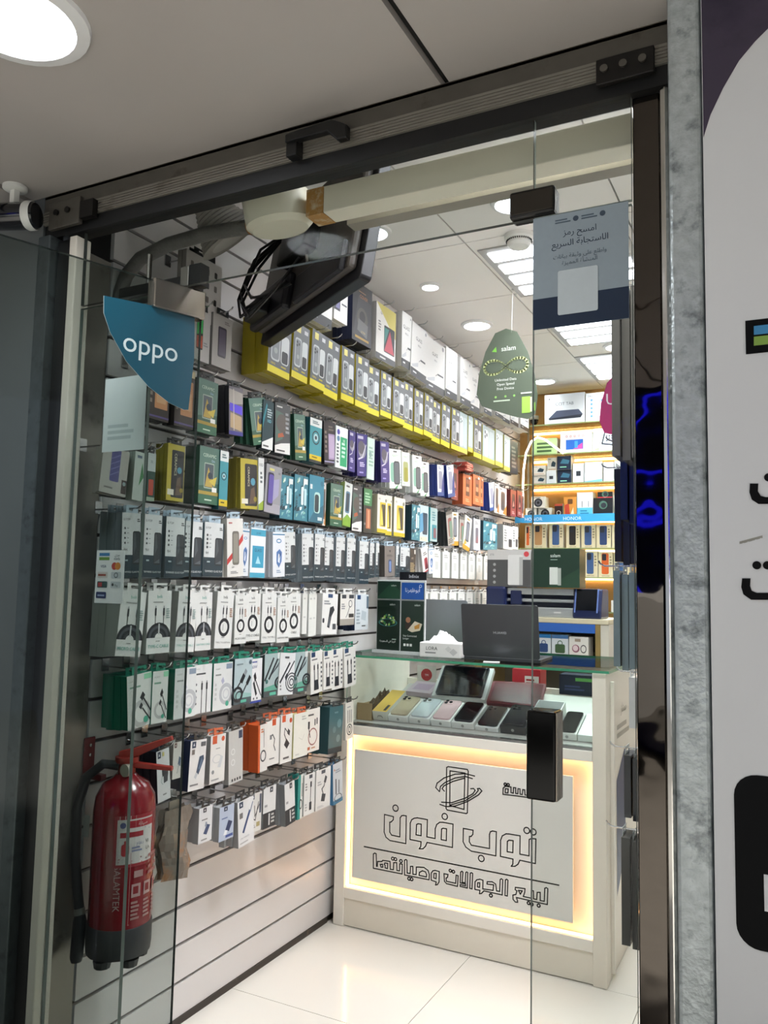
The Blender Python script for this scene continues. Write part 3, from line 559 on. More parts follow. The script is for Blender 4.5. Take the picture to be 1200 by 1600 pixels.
# ---------------------------------------------------------------- lights of the place
def area(name,loc,size,power,parent=None,color=(.93,.96,1),shape='DISK',rot=(0,0,0),sy=None,spread=None):
    l=bpy.data.lights.new(name,'AREA'); l.shape=shape; l.size=size; l.energy=power; l.color=color
    if sy: l.size_y=sy
    if spread: l.spread=spread
    o=bpy.data.objects.new(name,l); COL.objects.link(o); o.parent=parent; o.location=loc; o.rotation_euler=rot; return o
def downlight(x,y,z,r,label,power,em=DLC,spread=105):
    t=thing('downlight',label,'ceiling light',(x,y,z),group='round recessed downlights')
    B().lathe([(r*.78,.0),(r*.82,-.012),(r,-.008),(r*1.02,.0)],mat('#e6e6e4',.35),n=32,cap=False).obj('trim_ring',t,smooth=True)
    B().lathe([(.0001,-.004),(r*.80,-.004),(r*.80,-.001),(.0001,-.001)],em,n=32,cap=False).obj('diffuser',t)
    area('downlight_lamp',(0,0,-.014),r*1.5,power,t,spread=math.radians(spread))
DL=[(.29,2.57,.075,'downlight nearest the black television'),(.84,2.57,.075,'downlight behind the black transom clamp'),(.27,3.16,.045,'small downlight between television and green hanging sign'),(.27,3.74,.08,'downlight just left of the green hanging sign'),(.84,4.38,.08,'downlight right of the grey notice sheet bottom'),(.27,4.95,.08,'downlight behind the green hanging sign')]
for x,y,r,lb in DL: downlight(x,y,2.64,r,'round white recessed '+lb,P_DOWN*(r/.075)**2)
downlight(.47,.90,2.314,.125,'large round downlight in the outside soffit',P_SOFFIT,spread=168)
for x,y,lb in ((1.23,1.89,'just inside the door behind the duct'),(.87,3.17,'nearest the smoke detector'),(.87,4.0,'middle one below the notice sheet'),(.85,4.78,'farthest above the back shelves')):
    t=thing('led_panel_light','square louvred ceiling light, '+lb,'ceiling light',(x,y,2.64),group='square louvred ceiling lights')
    B().box(-.28,.28,-.28,.28,-.006,0,mat('#a9a9a8',.4)).obj('frame',t,bevel=.002)
    for k in range(4):
        yy=-.2+k*.1333; B().box(-.25,.25,yy-.044,yy+.044,-.011,-.006,LEDC).obj('light_strip',t)
        area('panel_lamp',(0,yy,-.0125),.5,P_PANEL/4*(1.55 if y<2.5 else 1.8 if y>4.5 else 1),t,shape='RECTANGLE',sy=.088,spread=math.radians(124))
sd=thing('smoke_detector','round white smoke detector on the ceiling','detector',(.78,2.83,2.64))
B().lathe([(.055,0),(.055,-.016),(.048,-.022),(.0001,-.022)],PLASTW,n=32).obj('base',sd,smooth=True)
m=B()
for k in range(36):
    a=k*math.pi/18; m.box(.0470*math.cos(a)-.0015,.0470*math.cos(a)+.0015,.047*math.sin(a)-.0015,.047*math.sin(a)+.0015,-.028,-.022,GAP)
m.obj('vent_slots',sd); B().lathe([(.045,-.022),(.045,-.036),(.036,-.046),(.0001,-.048)],PLASTW,n=32).obj('cap',sd,smooth=True)
# street behind the photographer (shows in the polished metal), plus an added lamp
st=thing('added_street_lamp','unseen tall street lamp added to light the sign and shop front','street lamp',(3.4,-3.2,-.06))
B().tube([(0,0,0),(0,0,4.6),(-.2,.25,4.9),(-.7,.9,5.0)],.05,DARKM,10).obj('pole',st,smooth=True); B().box(-1.0,-.5,.7,1.5,4.9,5.0,DARKM).obj('lamp_head',st); B().box(-.95,-.55,.75,1.45,4.885,4.9,mat('#f5f1e6',.4,emit=12,var=.01)).obj('lamp_lens',st)
l=area('added_street_light',(-.75,1.1,4.87),.5,P_ADDED_LAMP,st,(.97,.99,1),'SQUARE',(math.radians(38),0,math.radians(20)))  # unseen lamp added behind the camera to light sign panel and shop front
B().box(-8,10,-7.6,-7.3,-.1,7,mat('#17171a',.8,var=.3,scale=2)).obj('wall_across_street',kind='structure')
NEON=mat('#1c1cff',.4,emit=5,var=.01)
for i,(x,z,r,lb) in enumerate(((.25,3.1,.55,'large blue neon ring on the far facade'),(.1,1.75,.5,'lower blue neon arc on the far facade'))):
    B().tube([(x+r*math.cos(a*math.pi/12+.6),-7.2,z+.8*r*math.sin(a*math.pi/12+.6)) for a in range(20)],.045,NEON).obj('neon_ring',label=lb,cat='neon sign')
car=thing('parked_car','white parked car across the pavement reflected in the steel','car',(.55,-4.4,-.06))
m=B().prism([(-2.1,.35),(-2.1,.75),(-1.3,.95),(-.7,1.42),(.7,1.45),(1.3,1.0),(2.1,.85),(2.15,.35)],-.8,.8,mat('#c9c9c6',.25,coat=.6)); m.obj('body',car,bevel=.08)
for x in (-1.3,1.3):
    for y in (-.75,.75): B().lathe([(.32,-.1),(.32,.1)],mat('#111',.7),(x,y,.32),'y',24).obj('wheel',car)
B().lathe([(.0001,.1),(.12,.06),(.16,0)],mat('#d8c87a',.1,var=.1),(-1.7,.8,.72),'y',20,False).obj('headlight',car,smooth=True)
# ---------------------------------------------------------------- things under the header, left
bm=thing('white_duct','cream painted duct beam with rust behind the header','duct',(0,1.575,2.200))
B().box(.70,1.50,0,.06,0,.066,mat('#f4eedb',.45,var=.04,scale=6)).obj('beam',bm,bevel=.003); B().box(.652,.70,.0,.06,.0,.066,mat('#b98a4c',.6,stain=('#e0d6bd',22,.48))).obj('rusty_end',bm)
B().box(.72,1.5,.08,.12,.0,.05,mat('#9b958a',.5)).obj('rear_beam',bm)
jb=thing('motor_cap','round off-white motor housing cap with rust stains','motor cover',(.553,1.60,2.24))
B().lathe([(.0001,-.046),(.07,-.043),(.084,-.03),(.085,.04),(.07,.052),(.0001,.054)],mat('#e0dcc8',.5,var=.05,scale=8,stain=('#b3a276',10,.72)),n=40).obj('cap',jb,(0,0,0),(.18,-.1,0),smooth=True)
B().lathe([(.02,-.02),(.024,.015)],mat('#a06a38',.8,stain=('#6e4524',30,.5)),(-.066,.0,-.02),'x',16).obj('rusty_collar',jb)
hz=[(0,1.62,2.10),(.03,1.62,2.17),(.09,1.61,2.205),(.2,1.60,2.222),(.33,1.60,2.228),(.44,1.60,2.222),(.466,1.60,2.22)]
B().tube(hz,.019,mat('#63615d',.5,var=.15,scale=40,bump=.3,bscale=120),14).obj('conduit_hose',smooth=True,label='grey flexible conduit hose curving to the motor cap',cat='hose')
rl=thing('ribbed_lamp','grey ribbed lamp housing tilted under the ceiling','lamp',(.27,1.70,2.33),(.5,-.5,0))
pr=[]
for k in range(12): pr+=[(.03+.0055*k,.05-k*.011),(.036+.0055*k,.046-k*.011)]
B().lathe(pr,mat('#8d8880',.5,var=.08),n=28).obj('ribbed_shade',rl,smooth=False); B().lathe([(.03,.05),(.024,.1)],DARKM,n=16).obj('neck',rl)
B().lathe([(.0001,-.078),(.085,-.074)],mat('#a8a49c',.5),n=28,cap=False).obj('diffuser',rl)
# television seen from behind
th=math.atan2(-.40,.61)
tv=thing('television','black television on a bracket seen from behind','television',(.405,1.945,2.098),(-.16,0,th))
TVB=mat('#1d1c20',.42,var=.15,scale=20); TVG=mat('#57524e',.5,var=.12,scale=12)
B().prism(rr(-.33,0,.37,.44,.012,3),-.004,.03,TVB).obj('bezel_frame',tv,bevel=.004)
B().box(-.31,.35,.0302,.031,.02,.42,mat('#050506',.08)).obj('screen',tv)
B().prism([(-.31,.03),(.345,.03),(.345,.4),(-.31,.4)],-.03,-.004,TVG).obj('back_cover',tv,bevel=.01)
B().box(-.30,-.02,-.062,-.03,.02,.14,TVB).obj('speaker_bulge',tv,bevel=.012); B().box(.02,.33,-.05,-.03,.02,.11,TVB).obj('port_bulge',tv,bevel=.012)
B().box(-.1,.1,-.075,-.03,.17,.34,DARKM).obj('wall_plate',tv,bevel=.004); B().tube([(0,-.06,.26),(-.14,-.14,.3),(-.2,-.13,.56)],.014,DARKM).obj('bracket_arm',tv)
B().box(-.26,-.13,-.095,-.06,.03,.085,BLACK).obj('adapter',tv,bevel=.006); tag(B().box(-.235,-.222,-.0955,-.0945,.05,.066,ink('#cfd2d4')).obj('adapter_mark',tv))
for i,(dx,s) in enumerate(((0,.0),(.02,.03),(.045,-.02),(.07,.05),(-.03,.02))):
    pts=[(-.16+dx,-.055,.30),(-.22+dx,-.11,.22-s),(-.26+dx*.5,-.12,.12-s),(-.2+dx,-.115,.05-s),(-.1+dx,-.09,.06),(-.02+dx,-.06,.10+s)]
    B().tube(pts,.0045,BLACK,6).obj('cable',tv,smooth=True)
for dx in (0,.03): B().tube([(-.1+dx,-.06,.34),(-.28+dx,-.05,.45),(-.3+dx,-.03,.56)],.005,BLACK,6).obj('cable',tv)
B().tube([(.02,-.06,.30),(.10,-.05,.12)],.005,CHROME,6).obj('stay_rod',tv)
# security camera outside
cc=thing('security_camera','white and black bullet security camera under the soffit','camera',(-.075,1.325,2.236))
B().lathe([(.03,.077),(.03,.070),(.024,.066)],PLASTW,(.008,.0,0),n=24).obj('mount_base',cc,smooth=True); B().box(.0,.016,-.008,.008,.02,.07,PLASTW).obj('arm',cc)
B().lathe([(.0001,-.08),(.03,-.078),(.034,-.06),(.034,.06),(.03,.07),(.0001,.07)],mat('#101217',.15,coat=.5),(.0,0,0),'x',28).obj('housing',cc,(0,0,-.0),(0,0,.35),smooth=True)
B().lathe([(.0345,-.012),(.0365,-.008),(.0365,.006),(.0345,.01)],PLASTW,(.055,.0,0),'x',28,False).obj('white_band',cc,(0,0,0),(0,0,.35),smooth=True)
# ---------------------------------------------------------------- counter
ct=thing('display_counter','white glass-topped display counter with lit sign panel','counter',(0,0,0))
CW=mat('#eee8dc',.38,var=.03,scale=8,stain=('#b09a78',10,.74)); CWD=mat('#e6dece',.42,var=.05,scale=8,stain=('#8f7a5c',7,.66))
B().box(.03,.075,2.86,2.905,0,.775,CW).obj('left_post',ct,bevel=.002)
B().box(1.04,1.087,2.86,2.905,0,1.035,CWD).obj('right_post',ct,bevel=.002)
B().box(.0752,1.0398,2.862,2.90,.732,.768,CW).obj('top_rail',ct,bevel=.002); B().box(.0752,1.0398,2.862,2.90,.106,.146,CW).obj('bottom_rail',ct,bevel=.002); B().box(.0752,1.0398,2.867,2.89,.004,.105,CWD).obj('kick_plate',ct)
B().box(.076,1.039,2.905,2.915,.146,.732,mat('#efe6d6',.5)).obj('light_bed',ct)
pn=B().box(.110,.973,2.860,2.870,.190,.677,mat('#e0ddd5',.42,var=.02,scale=6,stain=('#d3cfc5',5,.68))).obj('sign_panel',ct); tag(pn,label='pale sign panel with outlined black Arabic lettering')
for x in (.2,.54,.88): B().box(x-.01,x+.01,2.87,2.905,.4,.44,CW).obj('standoff',pn)
m=B(); SL=mat('#16140f',.4)
def stroke(m,p,t,y,closed):
    if closed: p=list(p)+[p[0]]
    for a,b in zip(p,p[1:]):
        dx,dz=b[0]-a[0],b[1]-a[1]; n=math.hypot(dx,dz) or 1; dx/=n; dz/=n; a=(a[0]-dx*t*.8,a[1]-dz*t*.8); b=(b[0]+dx*t*.8,b[1]+dz*t*.8)
        m.face([(a[0]+dz*t,y,a[1]-dx*t),(b[0]+dz*t,y,b[1]-dx*t),(b[0]-dz*t,y,b[1]+dx*t),(a[0]-dz*t,y,a[1]+dx*t)],SL)
for c_,p in SIGN_LINES: stroke(m,p,.0021 if len(p)>2 else .0024,2.8594,c_)
for x,z,r in SIGN_DOTS: stroke(m,[(x+r*math.cos(j*math.pi/8),z+r*math.sin(j*math.pi/8)) for j in range(16)],.002,2.8594,1)
m.obj('sign_lettering',pn)
B().box(.0762,.0785,2.878,2.896,.15,.728,WARM).obj('led_strip',ct); B().box(1.0365,1.0388,2.878,2.896,.15,.728,WARM).obj('led_strip',ct)
B().box(.08,1.036,2.878,2.896,.7295,.7315,WARM).obj('led_strip',ct); B().box(.08,1.036,2.878,2.896,.1465,.1485,WARM).obj('led_strip',ct)
B().box(1.055,1.085,2.906,3.46,.0,1.03,CWD,).obj('side_panel',ct,bevel=.002); B().box(1.0852,1.097,2.94,2.955,.02,1.0,CW).obj('side_trim',ct)
q=P(.5,1.0,0); q.pg([(.18,.62),(.5,.72),(.5,.35),(.18,.22)],'#2c3a5c').t('ممتاز',.45,.85,.05,'#9a9486').bars(.2,.7,.76,.82,2,'#a8a294'); so_=q.obj(ct,'side_print',(1.0857,3.2,.02),(0,0,math.pi/2))
B().box(.03,.06,2.906,3.46,0,1.03,CW).obj('side_panel',ct); B().box(.06,1.055,2.90,3.46,.752,.775,mat('#b9b7b2',.3)).obj('case_floor',ct); B().box(.06,1.055,3.44,3.46,.0,.90,CW).obj('back_panel',ct)
B().box(.06,1.055,2.87,2.90,.7685,.777,mat('#8f9090',.25,.8)).obj('glass_channel',ct)
B().box(.06,1.05,2.872,2.877,.777,1.034,{'f':GCLEAR,'k':GCLEAR,'*':GEDGE}).obj('front_glass',ct)
B().box(.015,1.10,2.85,3.48,1.0355,1.0445,{'t':GCLEAR,'b':glass('top_glass_under','#e4f2ea',.5),'*':mat('#3f8d6b',.12,var=.1)}).obj('glass_top',ct)
# display ramp and what lies in the case
RZ=.7752; TILT=math.radians(20)
B().prism([(2.965,RZ),(3.30,RZ),(3.30,RZ+.118)],.135,1.04,mat('#cfccc6',.5),'x').obj('display_ramp',label='pale sloped display ramp inside the glass case',cat='display ramp')
def onramp(name,x0,x1,label,cat,build,yl=2.968,d=.162,h=.026):
    t=thing(name,label,cat,((x0+x1)/2,yl,RZ+.004),(TILT,0,0)); build(t,x1-x0,d,h); return t
def phonebox(col,screen=False,boxc='#e6e6e4',cams='#2b2b2e',dark=False):
    def f(t,w,d,h):
        B().box(-w/2+.001,w/2-.001,0,d,0,h,mat(boxc,.35)).obj('box',t,bevel=.0015)
        pw=w*.84; m=B(); m.prism(rr(-pw/2,.006,pw/2,d-.006,.012,4),h+.0005,h+.0085,mat(col,.16 if not screen else .08,.2),'z'); ph=m.obj('phone',t,bevel=.001)
        if not screen:
            B().prism(rr(-pw/2+.004,d-.046,-pw/2+.042,d-.01,.009,4),h+.0085,h+.010,mat(col,.12,.2),'z').obj('camera_bump',ph)
            for a,b in ((.013,-.019),(.013,-.036),(.031,-.028)): B().lathe([(.0068,0),(.0068,.002),(.0001,.0022)],mat(cams,.1),(-pw/2+a,d+b,h+.010),n=16).obj('camera_lens',ph)
        else: B().prism(rr(-pw/2+.003,.009,pw/2-.003,d-.009,.01,4),h+.0085,h+.0088,mat('#0b0c10',.05),'z').obj('screen',ph)
        B().lathe([(.0001,0),(.006,-.0002)],ink('#9a9a98'),(0,-.0003,h/2),'y',12,False).obj('logo_dot',t)
    return f
onramp('boxed_phone',.202,.291,'gold phone with triple camera on a white box','phone',phonebox('#c8b89e'))
onramp('boxed_phone',.294,.384,'silver white phone with triple camera on a white box','phone',phonebox('#ccd3da'))
onramp('boxed_phone',.388,.473,'pink phone with small camera on a white box','phone',phonebox('#e0bfc3'))
onramp('boxed_phone',.477,.568,'dark grey screened phone on a white box beside the pink phone','phone',phonebox('#3c3a42',True))
onramp('boxed_phone',.573,.666,'black phone on a white box in front of the red tablet','phone',phonebox('#14141a'),h=.018)
onramp('boxed_phone',.672,.773,'black phone on a tall black box beside the open white box','phone',phonebox('#22242e',False,'#1a1b22'),h=.032)
def openbox(t,w,d,h):
    c=mat('#e9e9e8',.4); B().box(-w/2,w/2,0,d,0,.02,c).obj('base',t)
    for (a,b,y0,y1) in ((-w/2,-w/2+.003,0,d),(w/2-.003,w/2,0,d),(-w/2+.003,w/2-.003,0,.003),(-w/2+.003,w/2-.003,d-.003,d)): B().box(a,b,y0,y1,.02,.062,c).obj('wall',t)
    ph=B().prism(rr(-.037,.012,.037,d-.01,.012,4),.0205,.03,mat('#d5dbe0',.2,.1),'z').obj('phone',t)
    for a,b in ((-.02,.03),(-.002,.03),(-.011,.047)): B().lathe([(.0075,0),(.0075,.003)],mat('#1b1d22',.1),(a,d-b,.03),n=16).obj('camera_lens',ph)
onramp('open_phone_box',.780,.884,'open white phone box holding a silver phone','phone box',openbox,d=.168)
onramp('boxed_phone',.889,.962,'black phone on white box behind the black strike box','phone',phonebox('#191a20',True,'#e8e8e4'),d=.158)
onramp('phone_box',.965,1.024,'closed white phone box at the right end of the case','phone box',lambda t,w,d,h:(B().box(-w/2,w/2,0,d,0,h,mat('#e8ece9',.4)).obj('box',t,bevel=.0015),P(w,.1,0).t('13',.5,.4,.2,'#b8a888').obj(t,'printed_lid',(0,d*.3,h+.0006),(-math.pi/2,0,0))))
def ybox(t,w,d,h):
    B().box(-w/2,w/2,0,d,0,.04,{'t':mat('#d9b455',.5),'l':mat('#d0a94c',.5),'*':mat('#dedbd0',.45)}).obj('box',t,bevel=.001);
    B().tube([(-.012,-.0008,.012),(-.008,-.0008,.02),(.008,-.0008,.02),(.012,-.0008,.012)],.0009,BLACK,5).obj('headphone_mark',t); B().box(w/2-.02,w/2-.008,d*.05,d*.3,.0402,.0406,ink('#222')).obj('dark_band',t)
onramp('earphone_box',.134,.199,'yellow-topped white earphone box in the case','box',ybox,d=.19)
bx=thing('cardboard_tray','brown cardboard tray with crumpled plastic bag in the case','tray',(.092,2.955,RZ+.0005),(0,0,0))
CB=mat('#a8906c',.7,var=.08,scale=20)
B().box(-.028,.04,0,.003,0,.068,CB).obj('front_flap',bx); B().box(-.028,.04,.003,.2,0,.004,CB).obj('base',bx)
B().box(-.028,-.025,.003,.2,.004,.06,CB).obj('side',bx)
m=B(); g=8
PB=mat('#5b4a38',.25,var=.25,scale=30)
for i in range(g):
    for j in range(g):
        def hz_(a,b): return (-.02+.055*a/g,.02+.17*b/g,.03+.075*(b/g)*(1-.5*abs(a/g-.5))+.012*math.sin(a*2.3+b*1.7))
        m.face([hz_(i,j),hz_(i+1,j),hz_(i+1,j+1),hz_(i,j+1)],PB)
m.obj('plastic_bag',bx)
tb=thing('tablet','dark tablet leaning in an open white box behind the phones','tablet',(.43,3.14,RZ+.10),(math.radians(42),0,.05))
B().box(-.115,.115,0,.17,-.028,-.006,mat('#dedede',.4)).obj('box_tray',tb); B().prism(rr(-.1,.006,.1,.165,.008,3),-.006,.002,mat('#2a2c33',.12),'z').obj('body',tb); B().prism(rr(-.094,.012,.094,.159,.004,2),.002,.0024,mat('#0c0d12',.05),'z').obj('screen',tb)
rd=thing('folio_case','dark red folio tablet case lying behind the black phones','case',(.668,3.135,RZ+.085),(math.radians(30),0,.12))
B().prism(rr(-.11,0,.11,.15,.01,3),-.01,.004,mat('#6f1f2b',.3,var=.1),'z').obj('cover',rd,bevel=.002); B().prism(rr(-.10,.01,.10,.14,.006,3),.004,.0046,mat('#5c1822',.22),'z').obj('front_panel',rd)
mg=B().box(-.06,.06,0,.10,0,.02,ink('#cbb9c4')).obj('phone_box',loc=(.25,3.15,RZ+.085),rot=(.35,0,-.1),label='small lilac box behind the gold phone',cat='box'); P(.1,.07,0).r(.1,.1,.9,.9,'#b79fb6').obj(mg,'printed_lid',(0,.015,.0204),(-math.pi/2,0,0))
def cbox(name,label,x0,x1,y0,y1,z0,z1,c,cat='box',pr=None,rz=0,group=None):
    o=B().box(-(x1-x0)/2,(x1-x0)/2,0,y1-y0,0,z1-z0,ink(c)).obj(name,loc=((x0+x1)/2,y0,z0),rot=(0,0,rz),bevel=.001,label=label,cat=cat,group=group)
    if pr: q=P(x1-x0,z1-z0); q.r(0,0,1,1,c); pr(q); q.obj(o)
    return o
cbox('red_box','bright red box with white print at the back of the case',.60,.72,3.33,3.42,.894,.985,'#c02a35',pr=lambda q:q.r(.45,.2,.95,.7,'#e8e0dc').bars(.5,.9,.3,.6,2,'#a33'))
cbox('dark_box','navy and green box at the back right of the case',.80,1.02,3.33,3.42,.894,.975,'#1a2136',pr=lambda q:q.r(.3,.7,.95,.86,'#5a9a4a').bars(.1,.5,.2,.5,2,'#3a4670'))
cbox('price_card','white card with round red stamp at the case back',.16,.25,3.33,3.335,.894,.97,'#dcd6d0',cat='card',pr=lambda q:q.c(.5,.5,.3,'#b63a3f').t('TM',.5,.42,.18,'#eee'))
# ---------------------------------------------------------------- on the glass top
TZ=1.0447
br=thing('brochure_stand','white leaflet stand with four green and blue cards','leaflet stand',(.222,3.02,TZ+.0005),(0,0,math.radians(-6)))
B().box(-.118,.118,0,.006,0,.30,mat('#d9dcdb',.25)).obj('back_plate',br,bevel=.002); B().box(-.118,.118,-.03,0,0,.012,mat('#d0d4d3',.25)).obj('foot',br); B().prism([(.006,0),(.10,0),(.006,.2)],-.11,-.10,mat('#d9dcdb',.25),'x').obj('rear_prop',br)
def card(x0,x1,z0,z1,f):
    o=B().box(x0,x1,-.004,-.0005,z0,z1,ink('#1c3026')).obj('leaflet',br); q=P(x1-x0,z1-z0,-.0043); f(q); q.obj(o,'printed_front',((x0+x1)/2,0,z0))
def c1(q): q.r(0,0,1,1,'#18352a').pg([(0,.1),(.6,.9),(1,.5),(1,0),(0,0)],'#234a35').t('salam',.72,.72,.16,'#dfe9e0',maxw=.36)
def c2(q): q.r(0,0,1,1,'#1d56a8').t('أبوظهرنا',.5,.45,.34,'#e7eefc',maxw=.7).ring(.85,.8,.06,.02,'#cfe0f7')
def c3(q):
    q.r(0,0,1,1,'#14281d').t('salam',.68,.9,.06,'#dfe9e0',maxw=.36)
    for k in range(26):
        a=k*.7; q.c(.5+.36*math.cos(a)*(.4+.6*((k*7)%10)/10),.6+.12*math.sin(a)*(.5+.5*((k*3)%10)/10),.045,('#4f8a3c','#9fbf62','#d9dba0','#2e6b5e')[k%4],8)
    q.ring(.5,.55,.42,.06,'#3d7f7c',e=.35).t('قريبا في السعودية',.5,.16,.055,'#f1f4ef',maxw=.7).bars(.7,.95,.2,.24,1,'#9db3a4')
def c4(q):
    q.r(0,0,1,1,'#1a2f23').t('salam',.72,.9,.06,'#dfe9e0',maxw=.36).c(.32,.62,.11,'#9a6a4c').r(.2,.44,.45,.56,'#3a2a22').pg([(.3,.42),(.62,.6),(.95,.55),(.85,.42),(.5,.38)],'#d9cdb4').pg([(.6,.5),(.85,.56),(.82,.46),(.62,.44)],'#c28b3a')
    q.t('Stay Connected',.1,.29,.05,'#f1f4ef','l',.8).t('Longer',.1,.235,.05,'#f1f4ef','l')
    for x in (.13,.27,.41): q.r(x,.1,x+.1,.15,'#e8ece6')
card(-.112,-.002,.222,.294,c1); card(.006,.112,.222,.290,c2); card(-.112,-.002,.012,.216,c3); card(.006,.112,.012,.216,c4)
o=B().box(-.012,.116,.0065,.0095,.285,.334,ink('#14151c')).obj('header_card',br); P(.128,.049,0).t('Infinix',.55,.5,.40,'#e8eaf0').obj(o,'header_lettering',(.052,.0062,.285))
def laptop(loc,rz,w,d,lidh,tilt,col,logo,label):
    t=thing('laptop',label,'laptop',loc,(0,0,rz)); c=mat(col,.32,.7,var=.03)
    B().prism(rr(-w/2,0,w/2,d,.008,3),0,.011,c,'z').obj('base',t,bevel=.001); B().box(-w/2+.02,w/2-.02,.04,d-.06,.0111,.0118,BLACK).obj('keyboard',t)
    ld=B().prism(rr(-w/2,0,w/2,lidh,.008,3),-.005,-.001,c).obj('lid',t,(0,0,.0125),(tilt,0,0),bevel=.001)
    B().box(-w/2+.006,w/2-.006,-.0009,-.0004,.008,lidh-.006,mat('#101318',.1)).obj('screen',ld)
    if logo: P(w,lidh,-.0052).t(logo,.5,.45,.065,'#b9bcc0').obj(ld,'lid_lettering')
    return t
laptop((.668,2.985,TZ),.06,.30,.22,.205,math.radians(10),'#54565a','HUAWEI','dark grey laptop with lid logo open on the glass counter')
laptop((.335,3.25,TZ),-.3,.29,.21,.215,math.radians(12),'#8e9296',None,'plain silver laptop open behind the tissue box')
ts=thing('tissue_box','white tissue packet with black lettering on the counter','tissue box',(.428,2.955,TZ),(0,0,.10))
B().box(-.085,.085,0,.09,0,.058,mat('#dad8d4',.4)).obj('box',ts,bevel=.004); q=P(.17,.058,-.0006); q.t('LORA',.3,.5,.32,'#26262a').bars(.14,.5,.25,.38,1,'#777').pg([(.72,.4),(.82,.65),(.92,.4),(.82,.15)],'#b9b8b6').pg([(.62,.6),(.7,.8),(.78,.6),(.7,.4)],'#c6c5c2'); q.obj(ts)
m=B(); TW=mat('#e9e8e6',.8); g=10
def tz(a,b): 
    u,v=a/g-.5,b/g-.5; e=max(0,1-2.1*math.hypot(u,v*1.1)); return (.12*u+.004*math.sin(b*2.1),.045+.075*v,.057+.045*e**.7+.012*e*math.sin(a*2.7+b*1.9))
for i in range(g):
    for j in range(g): m.face([tz(i,j),tz(i+1,j),tz(i+1,j+1),tz(i,j+1)],TW)
m.obj('crumpled_tissue',ts,smooth=True)
B().box(-.03,.03,-.02,.02,0,.003,mat('#e4e4e2',.4)).obj('white_card',loc=(.66,2.90,TZ),rot=(0,0,.3),label='small white card lying on the glass before the dark laptop',cat='card')
B().tube([(.05,3.0,TZ+.003),(.045,2.94,TZ+.003),(.07,2.9,TZ+.003),(.1,2.92,TZ+.003)],.002,BLACK,5).obj('cable_loop',label='thin black cable loop on the counter by the leaflets',cat='cable')
# ---------------------------------------------------------------- fire extinguisher on the left wall
fe=thing('fire_extinguisher','red fire extinguisher with white label on the left wall','fire extinguisher',(.115,1.625,.372),(0,0,-.25))
RED=mat('#8e1723',.22,var=.06,scale=6,coat=.4)
B().lathe([(.07,.06),(.078,.07),(.078,.36),(.074,.395),(.058,.425),(.032,.442),(.026,.45),(.0001,.45)],RED,n=40).obj('cylinder',fe,smooth=True)
m=B(); m.lathe([(.0001,.0),(.055,.004),(.079,.012),(.081,.03),(.081,.082),(.079,.085)],mat('#3d3d3f',.5),n=40); m.obj('base_boot',fe,smooth=True)
m=B()
for k in range(5):
    a=k*2*math.pi/5; m.lathe([(.02,-.012),(.024,.006)],mat('#3d3d3f',.5),(.055*math.cos(a),.055*math.sin(a),0),n=10)
m.obj('boot_feet',fe)
B().lathe([(.022,.445),(.022,.475),(.03,.478),(.03,.492),(.0001,.492)],mat('#a3372f',.4,.3),n=20).obj('valve',fe,smooth=True)
B().prism([(-.02,.486),(.03,.494),(.118,.536),(.114,.546),(.02,.514),(-.02,.505)],-.009,.009,mat('#b5382f',.35)).obj('lever',fe,bevel=.002,rot=(0,0,.72)); B().prism([(-.01,.466),(.12,.458),(.12,.468),(-.01,.482)],-.009,.009,mat('#b5382f',.35)).obj('carry_handle',fe,bevel=.002,rot=(0,0,.72))
B().lathe([(.016,0),(.016,.012),(.0001,.0125)],mat('#cfcabb',.3,.3),(.02,-.026,.462),'y',20).obj('gauge',fe,rot=(0,0,.2),smooth=True)
B().tube([(-.005,-.02,.47),(-.03,-.05,.475),(-.066,-.075,.44),(-.086,-.085,.36),(-.084,-.085,.24),(-.07,-.08,.15),(-.063,-.078,.115)],.0125,mat('#2b2b2d',.45),12).obj('hose',fe,smooth=True)
B().tube([(-.063,-.078,.115),(-.059,-.077,.10)],.014,mat('#9a9a92',.4,.4),12).obj('hose_ferrule',fe); B().tube([(-.059,-.077,.10),(-.058,-.077,.085),(-.052,-.085,.0),(-.051,-.085,-.01)],[.013,.017,.016,.013],mat('#2f2f31',.5),12).obj('nozzle',fe,smooth=True)
def wrapprint(name,parent,q,r,a0,z0):
    # wraps a flat print round the cylinder
    o=q.obj(parent,name)
    for v in o.data.vertices:
        u,d,z=v.co; th=a0+u/r; rad=r-d; v.co=(rad*math.sin(th),-rad*math.cos(th),z0+z)
    return o
def rows(q,x0,y0,x1,y1,c,nx=8):   # fill in strips so that the print bends with the cylinder
    for k in range(nx): q.k-=1; q.r(x0+(x1-x0)*k/nx,y0,x0+(x1-x0)*(k+1)/nx,y1,c)
    q.k+=1
q=P(.105,.125); q.k=1; rows(q,0,0,1,1,'#d8d3cf'); q.k=2; rows(q,0,0,.07,1,'#a32834',1); rows(q,.07,.93,1,1,'#a32834'); rows(q,.07,0,1,.06,'#a32834'); q.k=3; rows(q,.35,.76,1,.9,'#b02a38',6); rows(q,.14,.58,.7,.68,'#a32834',5); q.c(.2,.82,.07,'#5a5f8f'); q.bars(.3,.95,.68,.75,2,'#8a8fae'); q.rr(.18,.22,.36,.46,.06,'#b83a3f'); q.r(.24,.46,.3,.52,'#b83a3f')
q.t('دفاع',.62,.42,.09,'#6b6f9a').t('VI',.82,.42,.10,'#1d1d22').t('LA',.85,.29,.09,'#1d1d22').bars(.42,.7,.28,.4,2,'#8a8fae').bars(.12,.9,.09,.19,2,'#a88'); q.t('صيانة',.68,.8,.09,'#e8d6d4')
wrapprint('white_label',fe,q,.0782,1.40,.235)
